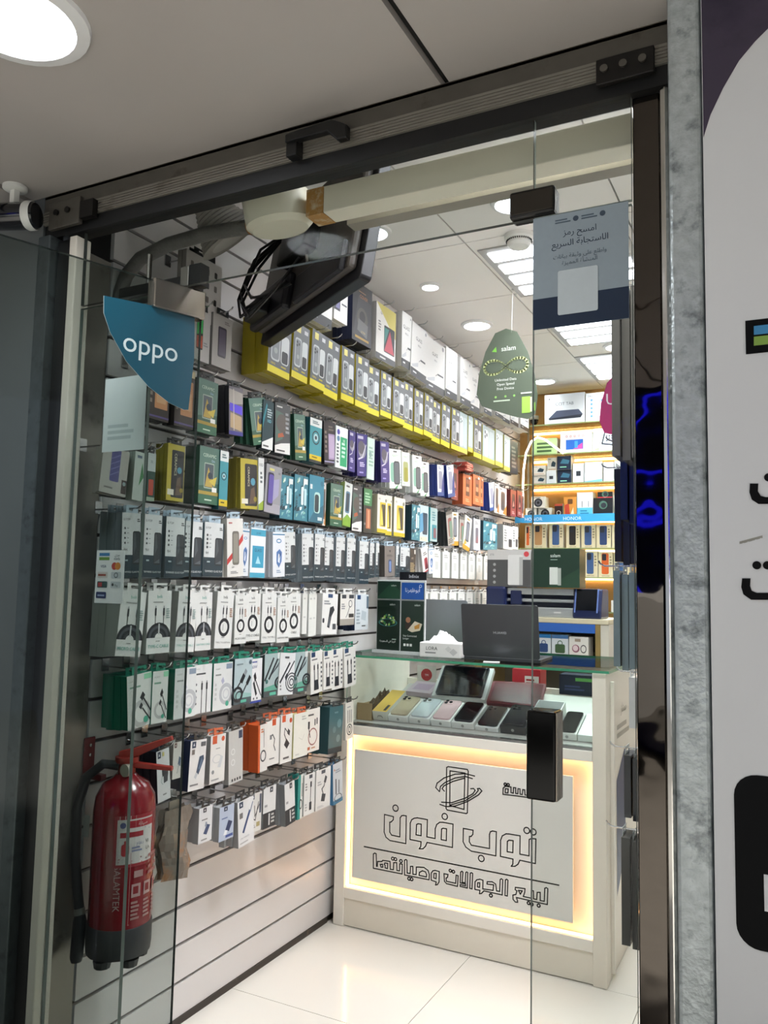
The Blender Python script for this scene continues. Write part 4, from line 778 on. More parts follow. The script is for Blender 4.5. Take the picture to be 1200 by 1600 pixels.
q=P(.2,.2); q.t('SALAMTEK',.22,.80,.115,'#c9a8a6','l',rot=-math.pi/2).bars(.42,.58,.78,.86,3,'#b98584')
for k in range(3): q.r(.44+k*.17,.40,.44+k*.17+.12,.56,'#c9a3a2'); q.r(.46+k*.17,.44,.44+k*.17+.09,.53,'#8e1723'); q.bars(.44+k*.17,.44+k*.17+.12,.12,.36,5,'#b88785')
q.r(.46,.64,.58,.72,'#c09593').bars(.66,.95,.62,.9,4,'#a8676a'); q.l([(.41,.95),(.41,.08),(.99,.08)],.006,'#b98584')
wrapprint('printed_instructions',fe,q,.0782,1.50,.08)
B().box(-.062,-.042,-.0792,-.0786,.30,.355,ink('#a9a9a6')).obj('paper_tag',fe,rot=(0,0,.3))
wb=thing('wall_bracket','red steel wall bracket of the fire extinguisher','bracket',(.001,1.60,.86))
B().box(0,.006,-.018,.018,-.06,.045,mat('#7f1d22',.4)).obj('plate',wb,bevel=.002); B().box(.006,.06,-.008,.008,-.06,-.045,mat('#7f1d22',.4)).obj('arm',wb)
for z in (.0,.025): B().lathe([(.005,.006),(.004,.009),(.0001,.0095)],CHROME,(0,0,z),'x',10).obj('screw',wb)
bg=thing('plastic_bag','clear plastic bag of brown goods hanging beside the extinguisher','bag',(.10,1.83,.50))
m=B(); g=9; PBG=mat('#7d7266',.16,var=.4,scale=18,stain=('#9a6432',9,.5))
def bz(a,b,s): 
    u,v=a/g,b/g; return (s*(.012+.022*math.sin(math.pi*u)*math.sin(math.pi*min(1,v*1.2)))+.004*math.sin(a*3.1+b*2.2),-.055+.11*u+.01*math.sin(b),.185*v-.02*u*(1-v))
for i in range(g):
    for j in range(g):
        m.face([bz(i,j,1),bz(i+1,j,1),bz(i+1,j+1,1),bz(i,j+1,1)],PBG); m.face([bz(i,j+1,-1),bz(i+1,j+1,-1),bz(i+1,j,-1),bz(i,j,-1)],PBG)
m.obj('pouch',bg,smooth=True); B().box(-.002,.002,-.02,.02,.18,.205,mat('#8d8577',.3)).obj('hang_tab',bg)
# ---------------------------------------------------------------- pack designs
def phone(q,x0,y0,x1,y1,c,c2=None,r=.05):
    q.rr(x0,y0,x1,y1,r,c)
    if c2: q.rr(x0+.02,y0+.012,x1-.02,y1-.012,r*.8,c2)
def cams(q,x,y,s,c='#26282c'):
    for a,b in ((0,0),(0,-1),(1,-.5)): q.c(x+a*s,y+b*s*q.w/q.h,s*.42,c,10)
def d_glass(q): q.r(0,0,1,1,'#d6d6d3').r(0,0,1,.15,'#1d2023').t('GLASS',.45,.70,.095,'#34363a',maxw=.7).t('PRO+',.5,.60,.055,'#55585c').bars(.15,.45,.06,.11,1,'#c7c9cc').r(.6,.36,.9,.395,'#44474c').l([(.5,.33),(.6,.38)],.02,'#777').c(.86,.93,.05,'#8e9094').pg([(.05,.2),(.45,.3),(.45,.22),(.1,.16)],'#b9bcc0')
def d_glassphone(q): d_glass(q); phone(q,.2,.28,.5,.75,'#1c2028','#3b7f96'); q.pg([(.22,.3),(.48,.3),(.48,.6)],'#c2423c')
def d_tabletglass(q): q.r(0,0,1,1,'#dfdfdd').t('HD',.6,.62,.1,'#5d6064').r(.55,.36,.95,.40,'#54575c').r(.0,.2,.45,.5,'#26282e').pg([(.1,.25),(.4,.25),(.4,.48)],'#6c6a90').c(.8,.92,.06,'#777')
def d_game(q): q.r(0,0,1,1,'#23242a').pg([(.05,.1),(.95,.06),(.95,.75),(.3,.8)],'#3a3b40').t('COVER',.56,.76,.085,'#b07043',maxw=.66).bars(.3,.8,.85,.88,1,'#8a6a50').c(.5,.42,.28,'#53504c').c(.5,.45,.15,'#2a2a2e').pg([(.25,.2),(.75,.12),(.8,.35),(.3,.4)],'#6a6a6c').r(.15,.06,.85,.10,'#a8873e').t('ULTRA',.55,.18,.05,'#c8b27a')
def d_yellowphone(q): q.r(0,0,1,1,'#e2e1dd').pg([(0,1),(1,1),(1,.5)],'#c9bd6a').r(0,0,1,.11,'#3a3d40').rr(.4,.18,.95,.66,.03,'#20242c').pg([(.42,.2),(.93,.2),(.7,.6)],'#b5384a').pg([(.42,.62),(.42,.3),(.65,.62)],'#2f7f7a').t('Gp',.25,.82,.06,'#444').bars(.1,.25,.5,.7,4,'#8a8a8a').bars(.2,.6,.03,.08,1,'#cfcfcf')
def d_yellow(q):
    q.r(0,0,1,1,'#5d6164').r(0,0,1,.12,'#d6c828').rr(.12,.22,.52,.74,.1,'#b9bec0').rr(.16,.25,.48,.71,.08,'#7c8285').rr(.56,.22,.92,.72,.1,'#c6cbcb').rr(.6,.24,.88,.45,.06,'#2c2f33'); cams(q,.24,.66,.12); q.c(.32,.40,.08,'#9aa0a0').r(.16,.84,.42,.96,'#d9cf7a').r(.65,.86,.88,.93,'#c4c6c8').t('10IN1',.12,.145,.06,'#d6c23b','l',.42).bars(.58,.9,.145,.19,1,'#b6a940')
def d_yellow2(q): d_yellow(q)
def d_clear(q): q.r(0,0,1,1,'#9fb0b0').r(0,0,1,.12,'#cfc04a').rr(.1,.15,.48,.9,.1,'#c9d6d6').rr(.52,.15,.92,.9,.1,'#b6c6c8').l([(.3,.2),(.3,.85)],.03,'#e4eded'); cams(q,.2,.82,.13,'#5b686b')
def d_blackcase(q): q.r(0,0,1,1,'#1b1e24').bars(.2,.8,.15,.85,6,'#77726a')
def d_green(q): q.r(0,0,1,1,'#35594a').pg([(0,.3),(1,.38),(1,1),(0,1)],'#56766a').r(0,.16,1,.22,'#a08a3c').r(0,0,1,.15,'#34634a').rr(.25,.27,.75,.72,.03,'#9fb0a0').rr(.28,.29,.72,.70,.02,'#49555c').pg([(.3,.3),(.7,.3),(.6,.5),(.45,.65)],'#b29a4a').c(.55,.5,.12,'#2d3a44',8).pg([(.5,.4),(.9,.5),(.8,.32)],'#c6b44e').t('CERAMIC',.5,.82,.085,'#c9dcc8',maxw=.8).t('Om',.68,.745,.06,'#a9c6e0').r(.66,.22,.9,.30,'#e4e6e0').bars(.3,.8,.05,.09,1,'#bcd2bd')
def d_orangedark(q): q.r(0,0,1,1,'#3b312c').r(0,.88,1,1,'#c9b58f').rr(.3,.2,.92,.8,.03,'#c98d60').rr(.38,.3,.84,.6,.03,'#d8a67c').bars(.06,.2,.25,.75,4,'#8a7d74').r(0,.04,1,.07,'#5c4a86')
def d_holo(q): q.r(0,0,1,1,'#6f6a72').pg([(0,.62),(1,.68),(1,.9),(0,.95)],'#a8a29a').pg([(.05,.5),(.95,.44),(.95,.62),(.05,.66)],'#5d4bd6').pg([(.1,.15),(.9,.1),(.9,.4),(.1,.46)],'#b79f7c').r(0,0,1,.08,'#3c3a86').l([(.35,.1),(.32,.95)],.05,'#c5bfb6')
def d_teal10d(q): q.r(0,0,1,1,'#1f3a40').pg([(0,0),(1,0),(1,.28),(0,.12)],'#dcdedb').t('10D',.62,.56,.09,'#76c2cf').bars(.4,.9,.65,.85,4,'#a9b9bb').bars(.1,.8,.03,.09,1,'#555').pg([(0,.4),(.4,.9),(.3,.95),(0,.6)],'#2f7f8c')
def d_browncircle(q): q.r(0,0,1,1,'#4a4c4e').pg([(0,0),(1,0),(1,.24),(.4,.2),(0,.14)],'#d9d8d4').pg([(.05,.2),(.5,.3),(.55,.8),(.05,.85)],'#4f6a60').c(.45,.6,.36,'#5a5450').pg([(.2,.3),(.6,.35),(.5,.42),(.2,.38)],'#a6583c').bars(.68,.95,.4,.85,5,'#8d9092').t('9H',.8,.5,.07,'#cfd4d6').bars(.1,.85,.03,.08,1,'#444').bars(.1,.6,.9,.95,1,'#cfcfcb')
def d_tealcircle(q): q.r(0,0,1,1,'#3c8d97').r(0,.82,1,1,'#d6dbd8').ring(.5,.57,.32,.06,'#1d2a30').c(.5,.57,.18,'#a9c4c6').c(.5,.57,.09,'#243038').r(0,.06,1,.17,'#cdb31f').r(0,0,1,.06,'#1c2226').bars(.2,.8,.87,.95,2,'#5d7478').bars(.2,.8,.1,.14,1,'#4c4310')
def d_purplephone(q): q.r(0,0,1,1,'#2f2a30').bars(.08,.28,.25,.8,5,'#81766f').rr(.38,.12,.95,.72,.03,'#a08cae').rr(.44,.16,.9,.68,.03,'#b6a3bf').r(0,.05,1,.08,'#9a96b8').bars(.4,.9,.78,.92,2,'#6c655f')
def d_whitegreen(q): q.r(0,0,1,1,'#dfe4e2').r(.38,.06,.95,.76,'#1fa06c').bars(.5,.85,.25,.65,4,'#bfe6d2').c(.2,.86,.12,'#4b46a6').c(.2,.7,.12,'#5a80a0').bars(.08,.28,.1,.6,6,'#555c60').t('10',.66,.64,.1,'#e6f4ec')
def d_indigo(q): q.r(0,0,1,1,'#3a3478').c(.5,.62,.36,'#8d8f98').c(.42,.68,.3,'#56545f').l([(.15,.4),(.5,.45),(.85,.75)],.07,'#c9c7d6').bars(.25,.75,.22,.34,3,'#cfc9ea').bars(.2,.7,.06,.12,1,'#9b93cf').r(.1,.88,.6,.95,'#b8b4c8')
def d_palegreen(q): q.r(0,0,1,1,'#c2d4cc').bars(.2,.9,.3,.8,6,'#8fb0a0').c(.4,.6,.2,'#7d9a92')
def d_perfect(q): q.r(0,0,1,1,'#e2e6e1').t('PERFECT',.5,.80,.085,'#3f9a5a',maxw=.85).rr(.1,.16,.5,.66,.14,'#7fae9c').rr(.36,.10,.86,.70,.12,'#3b4247').rr(.42,.14,.8,.66,.1,'#59626a').pg([(.4,0),(.75,.12),(.6,0)],'#4a9a5e').r(.35,.92,.65,.96,'#555').bars(.88,.96,.05,.4,5,'#9aa')
def d_perfectyel(q): q.r(0,0,1,1,'#dfe2da').t('PERFECT',.5,.83,.08,'#3f9a5a',maxw=.85).rr(.15,.12,.8,.72,.14,'#9aa070').rr(.3,.14,.72,.55,.1,'#8f8d3a').bars(.1,.5,.04,.08,1,'#8a8')
def d_bluewhite(q): q.r(0,0,1,1,'#d7dce4').rr(.2,.22,.75,.8,.12,'#8b8fa0').pg([(.55,.1),(1,.0),(1,.8),(.8,.6)],'#2d3f7e').r(0,0,1,.12,'#33518c').bars(.15,.6,.86,.95,2,'#6d7a95')
def d_maroon(q): q.r(0,0,1,1,'#8a3d36').rr(.25,.3,.75,.85,.08,'#4a3430').pg([(.35,.35),(.5,.6),(.65,.4)],'#c98a7a').bars(.25,.75,.08,.2,2,'#d0a79c')
def d_orange(q): q.r(0,0,1,1,'#c4693a').rr(.3,.3,.72,.9,.04,'#5b3426').rr(.36,.45,.66,.6,.04,'#c88a66').rr(.36,.7,.66,.84,.04,'#8a4a34').bars(.3,.75,.1,.22,2,'#e3a682').r(.62,.88,.8,.95,'#e8e0d8')
def d_brownwhite(q): q.r(0,0,1,1,'#cfcac4').rr(.25,.15,.8,.85,.14,'#6f5c50').rr(.32,.2,.74,.8,.1,'#4c4744').pg([(.5,.05),(1,0),(1,.4)],'#b8772f').bars(.1,.5,.9,.96,1,'#555')
def d_purplewhite(q): q.r(0,0,1,1,'#bdbab3').rr(.33,.28,.68,.98,.05,'#58568e'); [q.l([(.35,.4+.12*k),(.66,.52+.12*k)],.03,'#7b79ab') for k in range(4)]; q.r(.8,.06,1,.36,'#4c3f3c').c(.9,.28,.06,'#9aa'); q.bars(.15,.6,.1,.16,1,'#7d7a75')
def d_greenwhite(q): q.r(0,0,1,1,'#c4ccc4').pg([(.5,.3),(.9,.5),(.7,.8)],'#4d8a58').bars(.2,.8,.85,.95,1,'#678')
def d_greenred(q): q.r(0,0,1,1,'#24443a').r(0,.62,1,1,'#aab3b0').rr(.2,.12,.8,.45,.1,'#b34a38').r(0,0,1,.08,'#8fa38e').t('SS',.5,.8,.07,'#444')
def d_yellowceramic(q): q.r(0,0,1,1,'#b3a43a').rr(.25,.06,.97,.9,.06,'#26262a').t('CERAMICS',.42,.84,.085,'#cfc9a8','l',rot=-math.pi/2).pg([(.5,.1),(.9,.12),(.8,.45),(.6,.4)],'#5d4a3c').c(.72,.55,.14,'#4f8fa5',8).r(.06,.1,.42,.2,'#d6d2c0').c(.85,.2,.1,'#8a7a2a',8)
def d_white10d(q): q.r(0,0,1,1,'#d3d6d3').t('10D',.5,.84,.08,'#23282a',maxw=.8).bars(.3,.75,.5,.75,3,'#5d6466').pg([(0,0),(1,0),(1,.2),(.0,.1)],'#93a83c')
def d_greyphone(q): q.r(0,0,1,1,'#8f8f92').r(0,.0,1,.2,'#9d99a0').rr(.12,.15,.5,.84,.08,'#26233a').rr(.2,.2,.5,.8,.08,'#5c4f9a').pg([(.5,.25),(.85,.4),(.85,.75),(.5,.7)],'#9a96b4').t('18D',.84,.84,.06,'#3a3a40').r(.2,.88,.5,.93,'#c9c37a')
def d_camo(q):
    q.r(0,0,1,1,'#3f7f8f'); cs=['#a9cdd2','#22424e','#5fa0a8','#d3e2e0','#1c2f38','#7fb5b0']
    rnd=random.Random(5)
    for k in range(20):
        x,y=rnd.random()*.8,rnd.random()*.88; q.pg([(x,y),(x+.2*rnd.random()+.04,y+.03),(x+.18,y+.05+.08*rnd.random()),(x+.02,y+.08)],cs[k%6])
    q.rr(.45,.35,.62,.75,.05,'#cfe0e0').rr(.66,.35,.83,.72,.05,'#b4d4d8').t('SUPER D',.2,.2,.09,'#16242a','l',rot=math.pi/2).r(.6,.82,.9,.94,'#d9dedb').t('Z',.2,.82,.1,'#bfe0a8')
def d_bluephone(q): q.r(0,0,1,1,'#347f96').pg([(0,0),(1,0),(1,.4),(.3,.2)],'#266478').rr(.35,.2,.75,.65,.12,'#a9cfc8').rr(.38,.22,.66,.6,.1,'#283a42').r(.06,.7,.2,.8,'#cfd9d8').c(.85,.85,.1,'#2a6c82').r(.6,.05,.9,.12,'#c7d6d6')
def d_limewhite(q): q.r(0,0,1,1,'#cfd3cf').rr(.2,.3,.75,.8,.14,'#5a7f96').rr(.28,.34,.66,.76,.1,'#33414c').pg([(0,0),(1,0),(1,.2),(.5,.28),(0,.15)],'#7fa83a').bars(.2,.8,.88,.95,1,'#555')
def d_greenbrown(q): q.r(0,0,1,1,'#3b3d38').r(.0,.62,1,1,'#3f7d52').bars(.15,.85,.66,.92,4,'#9fc6a6').rr(.3,.1,.85,.55,.03,'#b06a4a').rr(.5,.12,.7,.52,.03,'#d19a78').c(.15,.2,.08,'#888')
def d_yellowphone2(q): q.r(0,0,1,1,'#d5d2c8').r(0,0,1,.1,'#c3b02c').rr(.25,.16,.85,.8,.05,'#c9b23a').rr(.4,.18,.8,.75,.05,'#4a443a').pg([(.28,.2),(.6,.2),(.45,.7)],'#d8c85a').t('HD',.2,.86,.07,'#444').c(.85,.86,.08,'#7c7a6a')
def d_bluewhite2(q): q.r(0,0,1,1,'#b9cdd2').rr(.4,.2,.9,.8,.06,'#2e4456').pg([(0,.2),(.5,.3),(.4,.8),(0,.7)],'#5793b5').r(.1,.02,.9,.14,'#cfd0b5').t('9H',.3,.06,.06,'#333')
def d_tealphone(q): q.r(0,0,1,1,'#a3b9b8').r(0,0,.1,1,'#2f8f92').rr(.3,.06,.9,.5,.06,'#3d8c99').rr(.5,.1,.85,.4,.05,'#7f5560').bars(.3,.8,.6,.9,4,'#5b8a90')
def d_redgrey(q): q.r(0,0,1,1,'#a7a39c').rr(.25,.25,.8,.8,.12,'#8f4f48').rr(.4,.2,.85,.7,.1,'#6d8a78').bars(.1,.9,.05,.2,3,'#5a5650').r(0,.9,1,1,'#6a665f')
def d_yellowphone3(q): q.r(0,0,1,1,'#d8d5cb').r(0,0,1,.13,'#c9932a').rr(.28,.25,.75,.85,.1,'#4a4d55').rr(.34,.3,.69,.8,.08,'#767b85').pg([(.1,.1),(.5,.2),(.2,.3)],'#d6a53a').r(.3,.9,.7,.95,'#a8873a')
def d_plainphone(q): q.r(0,0,1,1,'#ccced2').rr(.28,.22,.72,.72,.08,'#6a6670').pg([(.3,.24),(.7,.24),(.6,.5)],'#8a5a60').r(0,0,1,.12,'#b4bccb').bars(.2,.7,.82,.92,2,'#777')
def d_whitesq(q): q.r(0,0,1,1,'#cfd1cd').rr(.55,.1,.9,.45,.05,'#3b3f44').bars(.1,.4,.3,.85,5,'#7a7d7c')
def d_nineh(q):
    q.r(0,0,1,1,'#1f333c').r(0,.35,.94,1,'#cfd2d1').rr(.55,.2,.94,.72,.08,'#23272b').rr(.59,.23,.90,.70,.06,'#34393d').pg([(.6,.35),(.75,.48),(.68,.68),(.6,.7)],'#4d5357').pg([(.58,.23),(.9,.23),(.88,.30)],'#565d62').t('G-TOP',.05,.88,.05,'#2a2d30','l',.35).bars(.76,.93,.86,.92,2,'#3d4043')
    for k in range(4): q.c(.14,.76-.075*k,.045,'#3b3f42',8); q.r(.24,.757-.075*k,.34,.767-.075*k,'#85888a')
    q.t('9H',.08,.41,.065,'#2f3336','l').r(.15,.255,.3,.28,'#9fb0b4').t('TEMPERED GLASS FILM',.5,.075,.05,'#d7dcdb',maxw=.92)
def d_redwhite(q): q.r(0,0,1,1,'#d8d5cf').pg([(0,.2),(.35,.32),(.35,.42),(0,.3)],'#b9332f').pg([(.7,.5),(1,.62),(1,.74),(.7,.6)],'#b9332f').rr(.32,.2,.74,.78,.1,'#6c675e').rr(.38,.24,.68,.74,.08,'#8a867a').t('GH',.35,.15,.05,'#333').bars(.2,.7,.05,.1,2,'#888').bars(.1,.4,.9,.94,1,'#a55')
def d_redwhite2(q): q.r(0,0,1,1,'#dcd9d5').rr(.3,.1,.75,.55,.1,'#9a3a42').pg([(.3,.1),(.75,.1),(.6,.4)],'#5f2229').bars(.25,.8,.65,.8,2,'#777').r(0,0,1,.05,'#b5343a')
def d_lion(q): q.r(0,0,1,1,'#d9dce0').r(0,.93,1,.955,'#3a7fa8').c(.5,.80,.22,'#4c86b0',12,.5).c(.5,.8,.15,'#d9dce0',12,.4).pg([(.3,.3),(.5,.2),(.72,.34),(.75,.55),(.55,.62),(.3,.55)],'#4f73a8').pg([(.4,.34),(.55,.3),(.62,.48),(.45,.52)],'#d4dce6').pg([(.5,.4),(.66,.5),(.6,.58)],'#2c4a7c').bars(.3,.7,.08,.16,2,'#8a9bb0')
def d_blueglass(q): q.r(0,0,1,1,'#dfe3e5').r(0,0,1,.10,'#3f9cb8').r(0,.84,1,.97,'#3f9cb8').r(.12,.2,.9,.64,'#3294b4').t('GLASS',.5,.52,.09,'#18455c',maxw=.6).pg([(.35,.28),(.7,.28),(.5,.44)],'#a5d5e2').t('20 HD',.5,.875,.06,'#1c5068')
def d_brownbox(q): q.r(0,0,1,1,'#7a726c').pg([(.4,.86),(.6,.86),(.5,.78)],'#33302e').rr(.35,.12,.65,.55,.06,'#3a4766').rr(.42,.16,.6,.5,.04,'#6f86b4').bars(.2,.8,.65,.72,2,'#55504c')
def d_brownbar(q): q.r(0,0,1,1,'#4a413a').t('SHD',.5,.62,.09,'#cbb9a0',maxw=.7).bars(.2,.9,.15,.5,6,'#b09a72').r(.75,.8,.95,.95,'#cfcac0')
def belk(title,teal=True,ring=True,two=True):
    def f(q):
        tc='#2f9a8a' if teal else '#33363a'
        q.r(0,0,1,1,'#d9dad6').t('belk',.5,.88,.075,tc)
        if ring:
            q.ring(.5,.37,.33,.12,'#22252a',22,1.05).l([(.44,.32),(.44,.42)],.03,'#8a8c8e'); a=.42
        else:
            for k in range(4): q.pg([(.5+(.52-.09*k)*math.cos(t*math.pi/10),.25+(.24-.045*k)*math.sin(t*math.pi/10)) for t in range(11)],('#202328','#4a4e54','#202328','#3a3d42')[k])
            q.pg([(.5+.16*math.cos(t*math.pi/10),.25+.07*math.sin(t*math.pi/10)) for t in range(11)],'#d9dad6'); q.r(.47,.30,.53,.47,'#b9bcbc')
        for x in (.40,.60) if ring else (.33,.68): q.r(x-.012,.45,x+.012,.62,'#24272c').rr(x-.035,.60,x+.035,.72,.015,'#2d3037').r(x-.02,.72,x+.02,.755,'#8d9095')
        q.t(title,.5,.09,.075,tc,maxw=.88).bars(.38,.62,.185,.205,1,'#777').bars(.2,.8,.80,.83,1,'#9a9c9a'); q.bars(.78,.95,.55,.72,5,'#a5806a' if not teal else '#8fa39f')
    return f
def d_plain(q): q.r(0,0,1,1,'#d9dad4').bars(.2,.8,.85,.92,1,'#b5b6b2').r(.2,.4,.7,.44,'#bdbeba')
def d_carcharger(q): q.r(0,0,1,1,'#dddcd8').r(.35,.9,.65,.99,'#26436b').pg([(.35,.18),(.5,.15),(.62,.45),(.8,.6),(.72,.7),(.5,.66),(.45,.5)],'#25282d').pg([(.4,.22),(.5,.2),(.56,.42),(.5,.45)],'#5c6066').rr(.7,.12,.92,.26,.02,'#4a4d50').rr(.04,.28,.16,.4,.05,'#2d3035').bars(.1,.55,.72,.84,2,'#8a8d90')
def d_earphone(q): q.r(0,0,1,1,'#dad7cf').r(0,0,1,.2,'#9a948a').r(.1,.85,.4,.97,'#3a3d42').r(.6,.85,.95,.97,'#3a3d42').ring(.7,.68,.13,.03,'#5d6065').l([(.66,.6),(.5,.35),(.4,.25)],.03,'#5d6065').r(.6,.24,.95,.36,'#3c3a35').bars(.08,.35,.5,.7,3,'#8a8d90')
def d_navyplug(q): q.r(0,0,1,1,'#cfd5d8').r(.15,.86,.4,.98,'#26436b').r(.85,.6,1,.95,'#5d6f7d').pg([(.45,.3),(.8,.25),(.85,.5),(.5,.55)],'#b4bfc4').bars(.1,.4,.15,.6,5,'#9aa5ab').bars(.5,.9,.08,.14,1,'#555')
def d_aukey(q): q.r(0,0,1,1,'#d5d8d3').ring(.55,.25,.40,.14,'#b3b6b4',20,1).pg([(.5,.55),(.62,.66),(.72,.58),(.6,.48)],'#2b2e33').l([(.66,.52),(.95,.24)],.05,'#2b2e33').pg([(.45,.38),(.55,.46),(.62,.40),(.54,.32)],'#2b2e33').l([(.6,.34),(.92,.08)],.05,'#2b2e33').t('AUKEY',.1,.87,.05,'#9aa09c','l').bars(.1,.7,.74,.80,1,'#7aa08c').r(.68,.88,1,.98,'#8fcfa8').c(.72,.12,.10,'#4aa58a')
def d_aukeyring(q): q.r(0,0,1,1,'#d5d7d5').ring(.68,.33,.36,.13,'#b0b3b6',20,1).ring(.68,.33,.18,.06,'#c1c3c6',16,1).pg([(.4,.62),(.5,.7),(.58,.6),(.48,.54)],'#a9abc0').t('AUKEY',.1,.86,.05,'#9aa09c','l').bars(.1,.5,.72,.78,1,'#8a8e8c').r(.65,.86,.97,.97,'#8391a0').c(.75,.12,.09,'#4aa58a').bars(.08,.2,.2,.6,4,'#c0c3c0')
def d_aukeyplain(q):
    q.r(0,0,1,1,'#d9dad8').bars(.1,.85,.78,.84,1,'#4a4d50').t('AUKEY',.1,.9,.04,'#9aa09c','l')
    for x in (.45,.72): q.r(x-.02,0,x+.02,.5,'#2b2e33').rr(x-.045,.48,x+.045,.62,.02,'#2b2e33').r(x-.03,.62,x+.03,.66,'#888')
    for k in range(4): q.c(.12,.6-.13*k,.05,'#55585a',8)
def d_tealcable(q): q.r(0,0,1,1,'#aebfc2').r(0,.0,1,.13,'#4a555a').pg([(0,.13),(1,.13),(1,.2),(0,.3)],'#8fb5b0').pg([(.3,.5),(.5,.68),(.62,.6),(.45,.44)],'#1d2126').pg([(.52,.68),(.62,.77),(.72,.7),(.62,.6)],'#8a9298').l([(.38,.5),(.05,.3)],.06,'#1d2126').pg([(.65,.45),(.85,.62),(.95,.55),(.76,.38)],'#1d2126').l([(.7,.42),(.35,.12)],.06,'#1d2126').ring(.2,.22,.3,.1,'#20242a',18,.9).ring(.28,.18,.2,.05,'#2c3036',14,.9).c(.88,.9,.08,'#4a5a66').r(.38,.03,.7,.09,'#5db39a').bars(.1,.6,.85,.9,1,'#7a8a8e')
def d_sixty(q): q.r(0,0,1,1,'#dcdcdc').t('60W',.08,.78,.10,'#2f3f7a','l',.6).bars(.1,.7,.9,.95,1,'#47549a').pg([(.25,.62),(.4,.7),(.52,.55),(.36,.48)],'#24272c').l([(.42,.52),(.95,.15)],.07,'#24272c').pg([(.2,.45),(.32,.5),(.6,.2),(.48,.15)],'#2c2f34').r(0,0,1,.05,'#31418a').c(.3,.1,.06,'#555').c(.6,.1,.06,'#555')
def d_tealdiag(q): q.r(0,0,1,1,'#9fb0b0').r(0,0,1,.14,'#4b4f50').pg([(0,.14),(1,.14),(1,.3),(0,.22)],'#62a08c').l([(.05,.4),(.55,.88)],.09,'#25292e').l([(.3,.42),(.85,.88)],.09,'#25292e').pg([(.45,.5),(.55,.58),(.95,.8),(.85,.68)],'#3a3f45').ring(.95,.3,.3,.1,'#23272c',16,.8).ring(.95,.3,.16,.06,'#23272c',14,.8).rr(.35,.03,.75,.10,.02,'#5db39a').c(.15,.36,.08,'#3d6a66').r(.8,.86,1,1,'#cfd3cf')
def d_whitediag(q): q.r(0,0,1,1,'#d4d6d6').l([(.1,.3),(.65,.75)],.09,'#2a2d33').pg([(.38,.42),(.5,.52),(.6,.44),(.48,.32)],'#2a2d33').l([(.5,.45),(.95,.8)],.06,'#2a2d33').ring(.85,.3,.4,.05,'#3a3d42',16,.9).ring(.85,.3,.28,.05,'#3a3d42',14,.9).ring(.85,.3,.16,.05,'#3a3d42',12,.9).bars(.3,.7,.85,.93,1,'#4a4d52').bars(.1,.2,.1,.25,2,'#777')
def d_twoplug(q):
    q.r(0,0,1,1,'#dcdad4').r(.08,.87,.4,.99,'#2b4263').bars(.1,.75,.78,.84,1,'#777')
    for x in (.3,.6): q.rr(x-.05,.56,x+.05,.68,.02,'#24272c').r(x-.02,.68,x+.02,.72,'#8a8d90').r(x-.03,.26,x+.03,.56,'#33363b')
    q.pg([(.25,.08),(.65,.08),(.62,.32),(.28,.32)],'#2c2f34')
    for k in range(6): q.r(.82,.12+.11*k,.94,.17+.11*k,'#5d6063')
def logo(q,c='#26364f',x=.1): q.r(x,.85,x+.24,.98,c).pg([(x+.07,.89),(x+.17,.89),(x+.12,.95)],'#d9dce0')
def d_charger(q): q.r(0,0,1,1,'#d6d7d8'); logo(q); q.pg([(.4,.48),(.85,.46),(.9,.62),(.6,.68),(.38,.6)],'#2a2f36').pg([(.5,.34),(.8,.36),(.85,.5),(.5,.5)],'#3a4048').l([(.4,.5),(.3,.38),(.42,.33)],.04,'#9aa').bars(.4,.8,.1,.15,1,'#888').r(.45,.87,.6,.95,'#c9c37a')
def d_bluedongle(q): q.r(0,0,1,1,'#d5d2cc'); logo(q,'#5a2f2b'); q.pg([(.5,.38),(.75,.32),(.8,.55),(.6,.6)],'#3a5570').l([(.6,.38),(.45,.15)],.08,'#a9a9a6')
def d_usbdongle(q): q.r(0,0,1,1,'#d6d4d1'); logo(q); q.pg([(.45,.35),(.6,.3),(.9,.6),(.85,.68),(.6,.66)],'#34495f').pg([(.58,.42),(.66,.4),(.8,.58),(.74,.62)],'#5d7186').pg([(.32,.26),(.45,.22),(.56,.32),(.44,.36)],'#b4b8bb').r(.65,.86,.95,.95,'#55585d').bars(.1,.8,.08,.14,1,'#777').r(.1,.72,.28,.82,'#77706a')
def d_orangelogo(q): q.r(0,0,1,1,'#dad8d3').r(.12,.82,.42,.99,'#c4502a').c(.82,.9,.11,'#c4502a').ring(.45,.5,.3,.04,'#b9bcbd',16,.6).pg([(.5,.32),(.7,.3),(.85,.52),(.7,.56)],'#c3c6c8').bars(.35,.75,.7,.73,1,'#888').c(.2,.24,.09,'#8a8d8e',8).bars(.1,.8,.05,.1,1,'#999')
def d_clearhook(q): q.r(0,0,1,1,'#bcbbb7').r(.7,.82,.96,.97,'#26364f').ring(.3,.6,.14,.04,'#d5d5d2').ring(.3,.4,.14,.04,'#d5d5d2'); [q.r(.2+.18*k,.04,.3+.18*k,.09,'#2b2b2b') for k in range(4)]
def d_orangebox(q): q.r(0,0,1,1,'#d8d5d0').r(0,0,.2,1,'#cf5a26').ring(.55,.33,.32,.09,'#3a3d42',18,1.2).r(.6,.5,.64,.9,'#3a3d42').bars(.3,.6,.82,.92,2,'#c4703f')
def d_cableadapt(q): q.r(0,0,1,1,'#dad8d3').r(.45,.85,.72,.99,'#c4502a').l([(.35,.6),(.5,.66),(.65,.55),(.6,.42),(.72,.3)],.05,'#33363b').rr(.3,.56,.45,.66,.02,'#7a7d80').bars(.3,.8,.12,.17,1,'#777')
